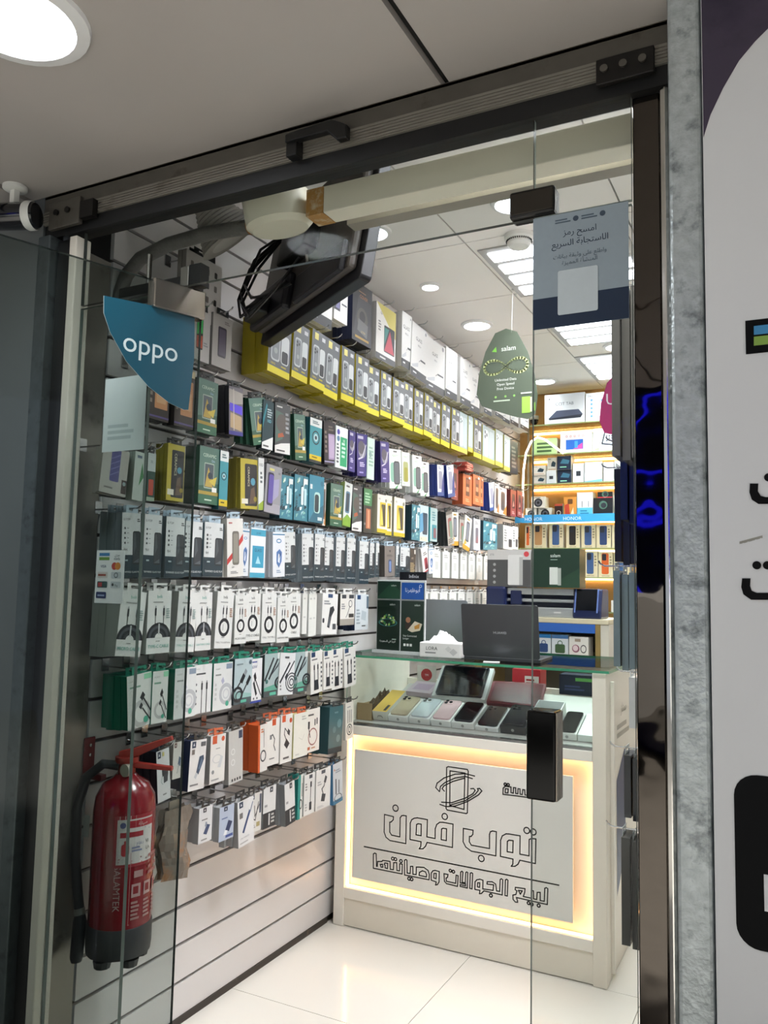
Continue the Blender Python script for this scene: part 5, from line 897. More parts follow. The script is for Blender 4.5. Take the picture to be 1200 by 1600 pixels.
def d_hdmi(q): q.r(0,0,1,1,'#dad8d3').r(.1,.85,.4,.99,'#c4502a').c(.84,.86,.12,'#c4502a').pg([(.3,.38),(.55,.28),(.78,.38),(.5,.5)],'#25282d').l([(.5,.46),(.3,.6),(.35,.72),(.6,.62)],.05,'#33363b').pg([(.55,.6),(.75,.54),(.8,.64),(.62,.7)],'#33363b').r(.25,.08,.75,.12,'#555')
def d_paleyellow(q): q.r(0,0,1,1,'#dad9cf').bars(.55,.9,.82,.93,2,'#b0b0a8').l([(.35,.45),(.6,.38),(.75,.5)],.02,'#bfbfb6').bars(.15,.5,.05,.1,1,'#bdbdb4')
def d_ringcable(q): q.r(0,0,1,1,'#dcd7cf').ring(.5,.35,.34,.05,'#8a5550',20,1).r(.1,.55,.26,.72,'#24272c').l([(.2,.55),(.3,.35)],.05,'#2a2d32').r(.6,.6,.68,.75,'#2a2d32').r(.75,.62,.83,.77,'#2a2d32').bars(.1,.7,.83,.9,1,'#555').r(.1,.06,.3,.13,'#b9603c').bars(.4,.8,.06,.12,1,'#b98a6a')
def d_tealbox(q): q.r(0,0,1,1,'#3c6166').r(0,0,1,.12,'#1f2f36').c(.75,.62,.16,'#5f8286').c(.4,.5,.12,'#55787c').c(.7,.3,.14,'#5f8286').t('AUKEY',.5,.85,.05,'#a9c2c2')
def d_whitering(q): q.r(0,0,1,1,'#ddd9cf').ring(.5,.26,.36,.07,'#2b2e33',20,1).ring(.5,.26,.16,.06,'#2b2e33',14,1.4); [q.l([(x,.45),(x,.78)],.06,'#2b2e33') for x in (.3,.52,.74)]; q.bars(.2,.8,.85,.9,1,'#999')
def d_usbsmall(q): q.r(0,0,1,1,'#d3d4d4'); logo(q,'#2c2f3c',.3); q.pg([(.35,.25),(.6,.2),(.85,.45),(.6,.5)],'#2f4468').pg([(.45,.45),(.58,.42),(.62,.55),(.5,.58)],'#8a93a0').bars(.2,.8,.05,.12,1,'#888').bars(.2,.8,.62,.68,1,'#777')
def d_usbblue(q): q.r(0,0,1,1,'#aebacd'); logo(q,'#26364f',.3); q.pg([(.42,.28),(.68,.22),(.9,.48),(.62,.56)],'#23355c').pg([(.3,.16),(.5,.14),(.58,.26),(.4,.3)],'#dfe3e8').r(.45,.06,.95,.14,'#37508f').bars(.15,.7,.62,.68,1,'#5d6f9a')
def d_usbbluelong(q): q.r(0,0,1,1,'#dadada'); logo(q,'#26364f'); q.pg([(.25,.3),(.36,.27),(.8,.68),(.72,.74)],'#2e4670').pg([(.74,.68),(.8,.66),(.98,.86),(.94,.88)],'#6d7b90').t('CAR WIRELESS',.12,.16,.05,'#8a8d92','l',.7).bars(.1,.8,.05,.1,1,'#aaa').r(.1,.62,.3,.74,'#6a6a6a')
def d_earwire(q): q.r(0,0,1,1,'#d5d3ce'); logo(q,'#6a6d75',.1); q.l([(.2,.7),(.25,.35),(.45,.3),(.7,.75)],.05,'#2b2e33').l([(.35,.68),(.4,.4),(.8,.7)],.05,'#2b2e33').rr(.78,.45,.95,.95,.04,'#4c5563').r(.55,.12,.85,.24,'#a89a6a').bars(.1,.5,.1,.2,2,'#999')
def d_halfblack(q): q.r(0,0,1,1,'#d3d3d1').r(0,0,1,.38,'#2b2d31').r(.45,.06,.55,.34,'#c9c9c6').bars(.65,.95,.08,.34,3,'#b9b9b6'); logo(q,'#2c3038',.5); q.bars(.1,.4,.5,.6,1,'#999')
def d_tealring(q): q.r(0,0,1,1,'#d5d8d2').r(0,0,.55,1,'#2c8f86').ring(.6,.33,.36,.1,'#3a3d42',18,1.6).r(.8,.5,.9,.8,'#444')
def d_longcable(q): q.r(0,0,1,1,'#d9d9d6').r(.45,.88,.75,.97,'#4a4d55').l([(.6,.3),(.62,.72)],.05,'#26292e').rr(.5,.1,.72,.3,.03,'#2b2e33').rr(.56,.66,.7,.8,.02,'#2b2e33').bars(.1,.3,.6,.8,3,'#888').bars(.1,.3,.1,.3,3,'#aaa')
def d_hdmicable(q): q.r(0,0,1,1,'#dbdad7').r(.35,.88,.62,.97,'#4a4d55').pg([(.35,.2),(.6,.16),(.68,.34),(.42,.38)],'#3a3d42').l([(.5,.36),(.4,.5),(.55,.56),(.62,.7)],.05,'#3a3d42').pg([(.52,.66),(.66,.62),(.75,.76),(.62,.82)],'#3a3d42').bars(.1,.4,.6,.72,2,'#aaa').bars(.1,.6,.04,.1,2,'#bbb')
def d_bluecable(q): q.r(0,0,1,1,'#c5cbd0').r(0,0,1,.1,'#4c7d9c').l([(.3,.25),(.3,.6)],.1,'#2b2e36').l([(.6,.25),(.62,.55)],.07,'#2b2e36').ring(.5,.14,.4,.07,'#4a4f58',16,.5).bars(.25,.85,.75,.85,2,'#8a93a0').c(.15,.85,.06,'#c08a6a')
def d_rainbow(q): q.r(0,0,1,1,'#b4b2ae').rr(.15,.22,.55,.85,.06,'#1d2024').pg([(.17,.5),(.53,.55),(.53,.83),(.17,.83)],'#3fae5a').pg([(.17,.25),(.53,.25),(.53,.5),(.17,.48)],'#b0553f').bars(.6,.9,.3,.4,2,'#888')
def d_phonebox(q): q.r(0,0,1,1,'#a6a39e').rr(.28,.2,.72,.78,.06,'#3d3b42').rr(.34,.24,.68,.74,.05,'#5a5565').bars(.6,.9,.85,.92,2,'#77736e')
def d_cases(q):
    q.r(0,0,1,1,'#c6c2bd')
    for i in range(4):
        for j in range(4): q.rr(.12+.22*i,.1+.22*j,.2+.22*i,.2+.22*j,.02,('#3a3836','#77726c')[(i+j)%2])
DES={ # design: (draw, side colour, thickness, description, name, tab)
'glass':(d_glass,'#c9c8c4',.022,'white glass pack with dark lower band',0),'glassphone':(d_glassphone,'#c9c8c4',.022,'white glass pack picturing a red-blue phone',0),'tabletglass':(d_tabletglass,'#d2d0cc',.022,'white tablet glass pack with dark picture',0),
'game':(d_game,'#1d2238',.022,'dark pack with orange lettering',0),'yellowphone':(d_yellowphone,'#b9b8b4',.022,'white and yellow pack picturing a phone',0),'yellow':(d_yellow,'#a99a1c',.019,'yellow-edged grey box picturing two phones',0),
'clear':(d_clear,'#b8b14a',.019,'pale clear-fronted yellow case box',0),'blackcase':(d_blackcase,'#15171c',.02,'black striped case box',0),
'green':(d_green,'#1f3f30',.014,'green ceramic film pack',1),'orangedark':(d_orangedark,'#241f1d',.014,'dark pack with orange panel',1),'holo':(d_holo,'#15161a',.016,'holographic violet and bronze pack',1),'teal10d':(d_teal10d,'#16262b',.012,'dark teal film pack',1),
'browncircle':(d_browncircle,'#1b2426',.014,'grey film pack with brown circle picture',1),'tealcircle':(d_tealcircle,'#1f5058',.014,'teal film pack with round emblem',1),'purplephone':(d_purplephone,'#1d1a1f',.014,'dark pack with lilac panel',1),'whitegreen':(d_whitegreen,'#c9cfcd',.012,'white pack with bright green panel',1),
'indigo':(d_indigo,'#241f52',.016,'indigo film pack',1),'palegreen':(d_palegreen,'#b9c9c2',.012,'pale green pack',1),'perfect':(d_perfect,'#cfd3cf',.016,'white case pack with green lettering',1),'perfectyel':(d_perfectyel,'#c9ccc3',.014,'white case pack with olive phone',1),
'bluewhite':(d_bluewhite,'#26387a',.016,'white and navy case pack',1),'maroon':(d_maroon,'#6a2d28',.016,'maroon case pack',1),'orange':(d_orange,'#9c4a26',.02,'orange case box',1),'brownwhite':(d_brownwhite,'#a39a90',.014,'white pack with brown phone case',1),
'purplewhite':(d_purplewhite,'#8a857c',.014,'white pack picturing a violet phone',1),'greenwhite':(d_greenwhite,'#a9b2aa',.012,'white pack with green mark',1),'greenred':(d_greenred,'#1d332c',.012,'dark green pack with red phone',1),'yellowceramic':(d_yellowceramic,'#7d7428',.014,'yellow and black ceramic film pack',1),
'white10d':(d_white10d,'#b9bcb9',.012,'white pack with lime corner',1),'greyphone':(d_greyphone,'#6f6f72',.012,'grey pack picturing a purple phone',1),'camo':(d_camo,'#1f3a44',.014,'teal camouflage film pack',1),'bluephone':(d_bluephone,'#2a6678',.012,'blue pack picturing a pale phone',1),
'limewhite':(d_limewhite,'#8a9c5a',.014,'white and lime film pack',1),'greenbrown':(d_greenbrown,'#2c2e2a',.012,'dark pack with green top',1),'yellowphone2':(d_yellowphone2,'#a8a48a',.014,'white and yellow film pack',1),'bluewhite2':(d_bluewhite2,'#8aa0a8',.014,'pale blue film pack',1),
'tealphone':(d_tealphone,'#2a7c80',.014,'grey-teal film pack',1),'redgrey':(d_redgrey,'#2c2f30',.014,'grey pack with red phone',1),'yellowphone3':(d_yellowphone3,'#b9b4a5',.014,'white pack with amber foot',1),'plainphone':(d_plainphone,'#b0b2b6',.014,'white pack picturing a dim phone',1),'whitesq':(d_whitesq,'#8f9290',.014,'white pack with small dark square',1),
'nineh':(d_nineh,'#7d878c',.013,'white and slate tempered glass pack',2),'redwhite':(d_redwhite,'#b9b5ad',.013,'white pack with red stripes',2),'redwhite2':(d_redwhite2,'#bdbab5',.013,'leaning white pack with red phone',2),'lion':(d_lion,'#b4b8be',.013,'white pack with blue lion crest',2),'blueglass':(d_blueglass,'#c4c9cc',.013,'white pack with bright blue panel',2),'brownbox':(d_brownbox,'#57524e',.014,'taupe pack with blue phone',2),'brownbar':(d_brownbar,'#3a342f',.014,'brown pack with tan lettering',2),
'belkA':(belk('MICRO CABLE',ring=False),'#b3b5b1',.026,'white micro cable box with coiled black cable',3),'belkB':(belk('TYPE-C CABLE',ring=False),'#b3b5b1',.026,'white type-C cable box with coiled black cable',3),'belkC':(belk('TYPE-C TO TYPE-C',ring=False),'#b3b5b1',.026,'white type-C to type-C box with coiled cable',3),'belkD':(belk('LIGHTNING CABLE',ring=False),'#b3b5b1',.026,'white lightning cable box with coiled cable',3),
'belkE':(belk('TYPE-C TO LIGHTNING',False),'#b3b5b1',.026,'white cable box with thick black ring',3),'belkF':(belk('MICRO CABLE',False),'#c3c5c1',.026,'white micro cable box with black ring',3),'belkG':(belk('TYPE-C CABLE',False),'#c3c5c1',.026,'white type-C cable box with black ring',3),'belkH':(belk('TYPE-C TO TYPE-C',False),'#c3c5c1',.026,'white type-C to type-C box with ring',3),'belkI':(belk('LIGHTNING CABLE',False),'#c3c5c1',.026,'white lightning cable box with black ring',3),'belkJ':(belk('CABLE',False),'#c3c5c1',.026,'white cable box with slim black ring',3),
'plain':(d_plain,'#c9cac6',.026,'plain narrow white box',3),'carcharger':(d_carcharger,'#c9c8c4',.026,'white box picturing a black car charger',3),'earphone':(d_earphone,'#3a3835',.026,'white box picturing a wired earphone',3),'navyplug':(d_navyplug,'#1f2b47',.026,'navy-sided white plug box',3),
'aukey':(d_aukey,'#1f7a62',.022,'green-sided box picturing black plugs',4),'aukeyring':(d_aukeyring,'#1f7a62',.022,'green-sided box picturing a white coil',4),'aukeyplain':(d_aukeyplain,'#cfd0ce',.022,'white box with two slim black plugs',4),'tealcable':(d_tealcable,'#3c4a4f',.02,'pale blue box with thick black cable',4),'sixty':(d_sixty,'#c0c2c8',.02,'white sixty watt cable box',4),'tealdiag':(d_tealdiag,'#3f4a4a',.02,'grey-teal box with diagonal cables',4),'whitediag':(d_whitediag,'#c3c5c5',.02,'white box with diagonal cable',4),'twoplug':(d_twoplug,'#c9c6be',.02,'slim white two-plug cable box',4),
'charger':(d_charger,'#1c2231',.024,'navy-sided white charger box',5),'bluedongle':(d_bluedongle,'#a9a59e',.022,'small white box with blue dongle',5),'usbdongle':(d_usbdongle,'#1f2b47',.022,'navy-sided box with USB dongle',5),'orangelogo':(d_orangelogo,'#b9b7b2',.022,'white adapter box with orange logo',6),'clearhook':(d_clearhook,'#aaa9a5',.02,'grey clear-wrapped adapter pack',5),'orangebox':(d_orangebox,'#cf5a26',.04,'bright orange cable box',5),'cableadapt':(d_cableadapt,'#b9b7b2',.022,'white box with curved adapter cable',6),'hdmi':(d_hdmi,'#c4c2bc',.022,'white box with black video adapter',6),'paleyellow':(d_paleyellow,'#c9c48a',.02,'cream box with faint print',6),'ringcable':(d_ringcable,'#c9c4bc',.02,'white box with reddish cable ring',5),'tealbox':(d_tealbox,'#27484d',.045,'dark teal earphone box',5),'whitering':(d_whitering,'#c9c5bb',.012,'white hanging card with black ring',5),
'usbsmall':(d_usbsmall,'#a9aaaa',.022,'small white USB stick box',5),'usbblue':(d_usbblue,'#a9aaaa',.022,'small pale blue USB stick box',5),'usbbluelong':(d_usbbluelong,'#9c9d9d',.022,'white box with long blue stick',5),'earwire':(d_earwire,'#a9a7a2',.02,'white box with looped black wires',5),'halfblack':(d_halfblack,'#85888a',.022,'white box with black lower third',5),'tealring':(d_tealring,'#1f7a72',.022,'teal and white ring cable box',5),'longcable':(d_longcable,'#b9b9b6',.02,'white box with short straight cable',5),'hdmicable':(d_hdmicable,'#b9b8b4',.02,'white box with bent video cable',5),'bluecable':(d_bluecable,'#3f79a3',.022,'blue-sided cable box',5),
'rainbow':(d_rainbow,'#8a8884',.02,'phone box with rainbow screen',1),'phonebox':(d_phonebox,'#7d7a76',.02,'grey phone box with dark phone',1),'cases':(d_cases,'#8a8580',.015,'pale sheet of small case pictures',1),
}
ROWN={'Z':'corner behind the teal sticker','A':'top row of white packs','B':'row of yellow boxes','C':'row under the yellow boxes','D':'row above the tempered glass packs','E':'white and slate pack row','F':'white cable box row','G':'green-edged cable row','H':'orange-dotted adapter row','I':'lowest hanging row'}
ORD='first second third fourth fifth sixth seventh eighth ninth tenth eleventh twelfth thirteenth fourteenth fifteenth sixteenth seventeenth eighteenth nineteenth twentieth twenty-first twenty-second twenty-third twenty-fourth twenty-fifth twenty-sixth twenty-seventh twenty-eighth twenty-ninth thirtieth thirty-first thirty-second'.split()
TABC={1:'#2a2c2c',2:'#a9bcc8',3:'#dcdcd8',4:'#1f7a62',5:'#33312f',6:'#c4603a'}
PM={}
def tabmesh(w,c,h=.02):
    k=('tab',round(w,3),c)
    if k not in PM:
        m=B(); tw=w*.3; mt_=ink(c); a=tw*.55
        m.box(-tw,-a,.0,.0012,0,h,mt_); m.box(a,tw,.0,.0012,0,h,mt_); m.box(-a,a,.0,.0012,h*.72,h,mt_); m.box(-a,a,.0,.0012,0,h*.3,mt_)
        PM[k]=m.mesh('hang_tab')
    return PM[k]
hookm={}
def hookmesh(L):
    k=round(L,3)
    if k not in hookm:
        m=B(); m.tube([(.0,0,.0),(0,-L,0),(0,-L-.012,.006),(0,-L-.016,.013)],.0024,HOOKM,6); m.box(-.012,.012,-.004,0,-.012,.022,HOOKM); hookm[k]=m.mesh('peg_hook',True)
    return hookm[k]
def packset(design,y,zt,w,h,roll,n,p,where,rotz=math.pi/2,wallx=0.0,sgn=1,yaw=0,group=None):
    fn,sc,t,desc,tab=DES[design]; kw=(design,round(w,2),round(h,2)); w2,h2=kw[1],kw[2]
    w2=max(w2,.02)
    if kw not in PM:
        q=P(w2,h2); fn(q); PM[kw]=(B().box(-w2/2,w2/2,0,t*.94,0,h2,{'f':ink(sc),'*':ink(sc)}).mesh('pack'),q.b.mesh('printed_front'))
    body,pr=PM[kw]; t0=t
    if n*t>p-.012: n=max(1,int((p-.012)/t))
    name='cable_box' if tab in (3,4) else 'adapter_pack' if tab in (5,6) else 'tempered_glass_pack' if tab==2 else 'phone_case_box' if tab==0 and ('yellow box' in where) else 'tablet_glass_box' if tab==0 else 'screen_protector_pack'
    hz=zt+.012
    for j in range(n):
        dz=0 if j==0 else random.uniform(-.004,.003); dy=0 if j==0 else random.uniform(-.003,.003)
        r_=roll if j==0 else roll*(.5 if j==1 else .15)
        x=wallx+sgn*(p-j*t)
        # hang from the top centre
        o=put(name,body,None,(x,y+dy+math.sin(-r_)*-h2/2*0,zt-h2+dz),(0,0,rotz+(yaw if j==0 else 0)))
        if r_: # rotate about top centre in the face plane
            M=Matrix.Translation((x,y+dy,zt+dz))@Matrix.Rotation(rotz,4,'Z')@Matrix.Rotation(-r_,4,'Y')@Matrix.Translation((0,0,-h2)); o.matrix_world=M
        if j==0: put('printed_front',pr,o); tag(o,'%s, %s'%(desc,where),'package',group)
        else: tag(o,'%s pack back behind the %s'%(ORD[j],where.replace('along the','pack of the')),'package','spare packs behind the '+where)
        if tab and (j<2 or tab in (2,3)): put('hang_tab',tabmesh(w2,TABC[tab]),o,(0,0,h2))
    put('peg_hook',hookmesh(p+.02),None,(wallx,y,hz),(0,0,rotz),label='chrome peg hook of the %s'%where.replace('along the','pack of the'),cat='hook',group='chrome peg hooks on the slatwall')
for rn,(p,L) in PACKS.items():
    for i,(y,zt,w,h,ro,d,n) in enumerate(L):
        pj=p+((i*7)%3-1)*.004
        packset(d,y,zt,w,h,ro,n,pj,'%s along the %s'%(ORD[i],ROWN[rn]),group=ROWN[rn])
# far small white packs behind the leaflet stand
def d_small(q): q.r(0,0,1,1,'#d9dad4').r(.3,.3,.7,.6,'#c3c5c0').bars(.2,.8,.75,.9,2,'#a9aba6')
def d_smallg(q): q.r(0,0,1,1,'#dcddd8').r(0,0,1,.25,'#8fb56a').bars(.2,.8,.5,.8,3,'#b0b2ad')
def d_smallt(q): q.r(0,0,1,1,'#d3d8d4').r(0,0,.25,1,'#3f9a8c').bars(.35,.9,.2,.8,5,'#8fa5a0')
DES['small']=(d_small,'#c9cac4',.022,'small white charger pack',3); DES['smallg']=(d_smallg,'#c9cac4',.022,'small white pack with green foot',3); DES['smallt']=(d_smallt,'#b9c2be',.022,'small white and teal pack',3)
for zr,dsg,hh,rown in ((1.495,'small',.13,'upper far row of small white packs'),(1.29,'smallg',.125,'middle far row of small green-footed packs'),(1.09,'smallt',.12,'lower far row of small teal packs')):
    k=0; y=3.62 if zr>1.4 else (3.24 if zr>1.2 else 3.56)
    y0=y
    while y<4.9:
        packset(dsg,y,zr,.088,hh,0,3,.12,'%s along the %s'%(ORD[k],rown),group=rown); y+=.118; k+=1
# red flat packs lying on the orange boxes
for k in range(4):
    o=B().box(-.07,.07,-.05,.05,0,.0105,ink('#a3453a')).obj('flat_pack',loc=(.095,3.93,1.925+.011*k),rot=(0,0,.06*((k%2)*2-1)),label='red flat pack lying on the orange boxes, %s of the pile'%('lowest','second','third','topmost')[k],cat='package'); B().box(.0705,.071,-.03,.03,.003,.008,ink('#d69a86')).obj('edge_print',o)
# ---------------------------------------------------------------- back shelves
sh=thing('glass_shelving','lit glass shelving on the golden back wall','shelf',(0,0,0))
GS=glass('shelf_glass','#e9efe2',.9); GE=mat('#8f9a6a',.2,var=.1)
for z in (2.372,2.18,1.99,1.772,1.58,1.40,1.19): B().box(.06,1.30,5.02,5.297,z-.008,z-.0002,{'t':GS,'b':GS,'*':GE}).obj('glass_shelf',sh)
for z in (2.372,2.18,1.99,1.772,1.58,1.40): B().box(.10,1.28,5.280,5.292,z-.016,z-.0085,WARMB).obj('led_strip',sh)
for x in (.062,1.30): B().box(x,x+.012,5.27,5.298,.2,2.62,mat('#b9b4a4',.3,.8)).obj('shelf_upright',sh)
B().box(.06,1.30,5.012,5.0195,1.740,1.790,ink('#3f9fd6')).obj('blue_brand_strip',sh); q=P(1.24,.05,5.0117)
for x in (.10,.30,.56,.8): q.t('HONOR',x,.25,.62,'#dff0fb')
q.obj(sh,'brand_lettering',(.68,0,1.740))
B().tube(ARCH,.006,mat('#fff0d8',.4,emit=8,var=.01),8).obj('led_arch',smooth=True,label='arched white light strip at the shelf left end',cat='light strip')
def b_dvr(q): q.r(0,0,1,1,'#d3d6d8').t('CCIT TAB',.5,.62,.14,'#555b60',maxw=.55).pg([(.1,.2),(.3,.45),(.85,.45),(.95,.28),(.9,.2)],'#4a5064').pg([(.1,.2),(.95,.28),(.9,.17),(.12,.15)],'#2a2e3a').c(.12,.85,.02,'#555')
def b_drago(q): q.r(0,0,1,1,'#dadcdd').t('DRAGO',.2,.86,.09,'#555'); [q.c(.17,.75-.14*k,.035,'#5a8fb8',8) for k in range(5)]; q.pg([(.42,.75),(.95,.9),(.95,.5),(.6,.4)],'#2f86b8').pg([(.45,.3),(.6,.45),(.9,.4),(.7,.2)],'#3d98c6').t('Yan',.35,.12,.12,'#444')
def b_green(q): q.r(0,0,1,1,'#a9c98f').bars(.2,.9,.1,.8,3,'#3f5a3a')
def b_tab1(q): q.r(0,0,1,1,'#dcd9d6').r(.18,.18,.72,.68,'#2a5fb0').pg([(.4,.2),(.7,.2),(.7,.5)],'#c04a9a').r(.45,.25,.55,.6,'#3f8fd6').r(.75,.2,.85,.65,'#d8b0b5'); [q.ring(.2+.13*k,.85,.035,.012,'#a83a4a',10) for k in range(5)]
def b_tab2(q): q.r(0,0,1,1,'#d9dbd8').pg([(.25,.3),(.35,.85),(.82,.8),(.72,.2)],'#2e323c').pg([(.31,.36),(.38,.78),(.76,.74),(.69,.27)],'#b9bec6'); [q.r(.4+.08*i,.42+.1*j,.45+.08*i,.48+.1*j,'#4a4e5a') for i in range(4) for j in range(3)]; q.bars(.06,.25,.06,.14,1,'#8ab06a')
def b_cam(q): q.r(0,0,1,1,'#dbd6d0').pg([(.4,.35),(.8,.3),(.9,.6),(.6,.75),(.45,.6)],'#2f4654').r(.1,.1,.9,.16,'#c09a7a').bars(.1,.5,.82,.92,1,'#888')
def b_navy(q): q.r(0,0,1,1,'#16223a').pg([(.2,.45),(.8,.4),(.9,.65),(.4,.8)],'#3d6f86').bars(.2,.85,.12,.25,1,'#9db')
def b_white(q): q.r(0,0,1,1,'#d6d9dc').bars(.2,.8,.7,.85,2,'#a9aeb4')
def b_sq(q): q.r(0,0,1,1,'#d3d6d9').r(.3,.35,.7,.6,'#33363c')
def b_bluefoot(q): q.r(0,0,1,1,'#dbdfe2').pg([(0,0),(1,0),(1,.3),(0,.1)],'#6fb2d6')
def b_darksq(q): q.r(0,0,1,1,'#c9d2d2').r(.1,.2,.95,.75,'#4a5568').ring(.6,.48,.2,.05,'#d0d4da',12)
def b_lens(q): q.r(0,0,1,1,'#d8d2c6').c(.5,.45,.32,'#2b2c30').c(.5,.45,.2,'#5d6068').c(.5,.45,.1,'#16171a').bars(.1,.9,.85,.95,1,'#444')
def b_red(q): q.r(0,0,1,1,'#2c1a18').ring(.5,.35,.28,.08,'#cfc6b8',14).r(0,.85,1,1,'#b04a32')
def b_org(q): q.r(0,0,1,1,'#d08a3c').pg([(.1,0),(.5,0),(.4,.7),(.05,.6)],'#b8402c').rr(.3,.65,.7,.9,.08,'#6a4526').pg([(.5,.1),(.8,.1),(.75,.5)],'#e6d2ac')
def b_wb(q): q.r(0,0,1,1,'#dde2e4').r(0,0,1,.38,'#5bb3d2').bars(.2,.8,.1,.3,2,'#2b7a9a').r(.3,.4,.34,.65,'#555').r(.7,.4,.74,.65,'#555')
def b_blk(q): q.r(0,0,1,1,'#1b1c20').c(.5,.62,.22,'#4a6a5c').c(.52,.6,.14,'#2a2c34').r(0,0,1,.16,'#b0303a').t('POWER',.5,.04,.1,'#e0c0c0',maxw=.7)
def b_watch(q): q.r(0,0,1,1,'#d3d0cc').ring(.5,.62,.22,.09,'#2b2c30').pg([(.3,.2),(.7,.2),(.8,.4),(.4,.45)],'#3a3c42')
def bcase(c,fr='#d9cba8'):
    def f(q): q.r(0,0,1,1,fr).rr(.22,.12,.72,.95,.1,c).rr(.25,.66,.55,.92,.07,'#2b2c34'); q.bars(.78,.95,.4,.85,4,'#8a7f66').t('NEW CASE',.5,.03,.06,'#5a5240',maxw=.8)
    return f
BD={'dvr':(b_dvr,'white box picturing a flat dark tablet'),'drago':(b_drago,'white tablet box with blue pictures'),'green':(b_green,'pale green box'),'tab1':(b_tab1,'white box picturing a colourful tablet'),'tab2':(b_tab2,'white box picturing a black tablet'),'cam':(b_cam,'small white camera box'),'navy':(b_navy,'small navy box'),'white':(b_white,'small plain white box'),'sq':(b_sq,'white box with dark square'),'bluefoot':(b_bluefoot,'white box with blue foot'),'darksq':(b_darksq,'pale box with slate window'),'lens':(b_lens,'white webcam box with round lens'),'red':(b_red,'black and red ring box'),'org':(b_org,'orange accessory box'),'wb':(b_wb,'white and light blue earphone box'),'blk':(b_blk,'black and red power box'),'watch':(b_watch,'white box picturing a watch'),
'co':(bcase('#d0622c'),'orange phone case box'),'ct':(bcase('#b98a5a'),'tan phone case box'),'cb':(bcase('#3f5a86'),'blue phone case box'),'ck':(bcase('#2b2422'),'black phone case box'),'cn':(bcase('#2f3f66'),'navy phone case box'),'cw':(bcase('#c9b394'),'beige phone case box')}
SHN=['top back shelf','second back shelf','third back shelf','shelf above the blue strip','shelf below the blue strip','lowest case shelf']
cnt={}
for s,x0,x1,z0,z1,d in BACKB:
    fn,desc=BD[d]; k=cnt.get((s,d),0); cnt[(s,d)]=k+1
    tot=sum(1 for b in BACKB if b[0]==s and b[5]==d)
    lb=desc+(', '+ORD[k]+' of these' if tot>1 else '')+' on the '+SHN[s]
    o=B().box(-(x1-x0)/2+.001,(x1-x0)/2-.001,0,.12 if s<2 else .09,0,z1-z0,ink('#cfcabd')).obj('product_box',loc=((x0+x1)/2,5.045+.01*(k%3),z0),label=lb,cat='box',group='boxes on the '+SHN[s]); q=P(x1-x0-.002,z1-z0); fn(q); q.obj(o)
# wall camera by the shelves
wc=thing('dome_camera','small white dome camera high on the back wall','camera',(.13,5.2,2.47)); B().lathe([(.03,0),(.03,-.02),(.024,-.026)],PLASTW,n=20).obj('base',wc,smooth=True); B().lathe([(.0001,-.062),(.014,-.058),(.024,-.045),(.028,-.026)],mat('#1a1b1f',.1),n=20,cap=False).obj('dome',wc,smooth=True)
# ---------------------------------------------------------------- rear cabinet, cutter and boxes
rc=thing('rear_cabinet','gold-framed rear cabinet holding small boxed goods','cabinet',(0,4.1,0)); GOLD=mat('#9a8452',.4,.4,var=.15,scale=10)
B().box(.14,.84,0,.40,1.150,1.175,mat('#c9bfa4',.45,stain=('#8d8058',9,.6))).obj('top',rc,bevel=.002); B().box(.80,.84,.004,.40,0,1.149,mat('#c8c3b6',.5)).obj('side_panel',rc); B().box(.775,.7995,0,.02,0,1.149,GOLD).obj('front_post',rc); B().box(.14,.7995,.38,.40,0,1.149,mat('#5a5346',.6)).obj('back_panel',rc); B().box(.14,.774,0,.379,.975,.985,GOLD).obj('shelf',rc); B().box(.14,.18,0,.379,0,.974,GOLD).obj('left_post',rc)
B().box(.30,.774,.0,.006,1.105,1.149,ink('#2f5fae')).obj('blue_strip',rc)
def g_bag(c):
    def f(q): q.r(0,0,1,1,'#c9ced2').rr(.2,.12,.8,.55,.1,c).ring(.5,.6,.16,.05,c,12).r(0,.82,1,1,'#2a7fc0' if c!='#3f5a3a' else '#4a7ab0')
    return f
for x0,x1,c,lb in ((.47,.545,'#23406f','white box picturing a blue pouch in the rear cabinet'),(.55,.635,'#3f5a3a','white box picturing a green pouch in the rear cabinet')): cbox('pouch_box',lb,x0,x1,4.12,4.18,.9855,1.09,'#c9ced2',pr=g_bag(c))
cbox('headband_box','white box picturing headphones leaning in the rear cabinet',.64,.74,4.11,4.18,.9855,1.085,'#d3cfc8',pr=lambda q:(q.r(0,0,1,1,'#d6d2cb').c(.35,.4,.2,'#8a5a6a').c(.33,.42,.14,'#d6c0c4').ring(.75,.4,.16,.04,'#3a3338',14,1.3).r(.3,.75,.6,.9,'#9a8a7a')),rz=-.12)
pl=thing('film_cutter','navy and silver desktop film cutting plotter','plotter',(0,4.12,1.1755)); NV=mat('#18224a',.3,var=.1); SIL=mat('#b9bcbe',.3,.5)
B().box(.19,.30,0,.18,0,.155,NV).obj('left_end',pl,bevel=.012); B().box(.30,.655,.02,.16,.0,.05,SIL).obj('bed',pl,bevel=.004); B().box(.30,.655,.09,.16,.05,.15,mat('#2a2f44',.4)).obj('rear_housing',pl); B().tube([(.30,.05,.085),(.655,.05,.085)],.009,SIL,12).obj('roller',pl,smooth=True); B().box(.30,.655,.03,.07,.115,.15,SIL).obj('top_rail',pl,bevel=.004); B().box(.32,.38,.02,.09,.06,.135,NV).obj('carriage',pl,bevel=.006)
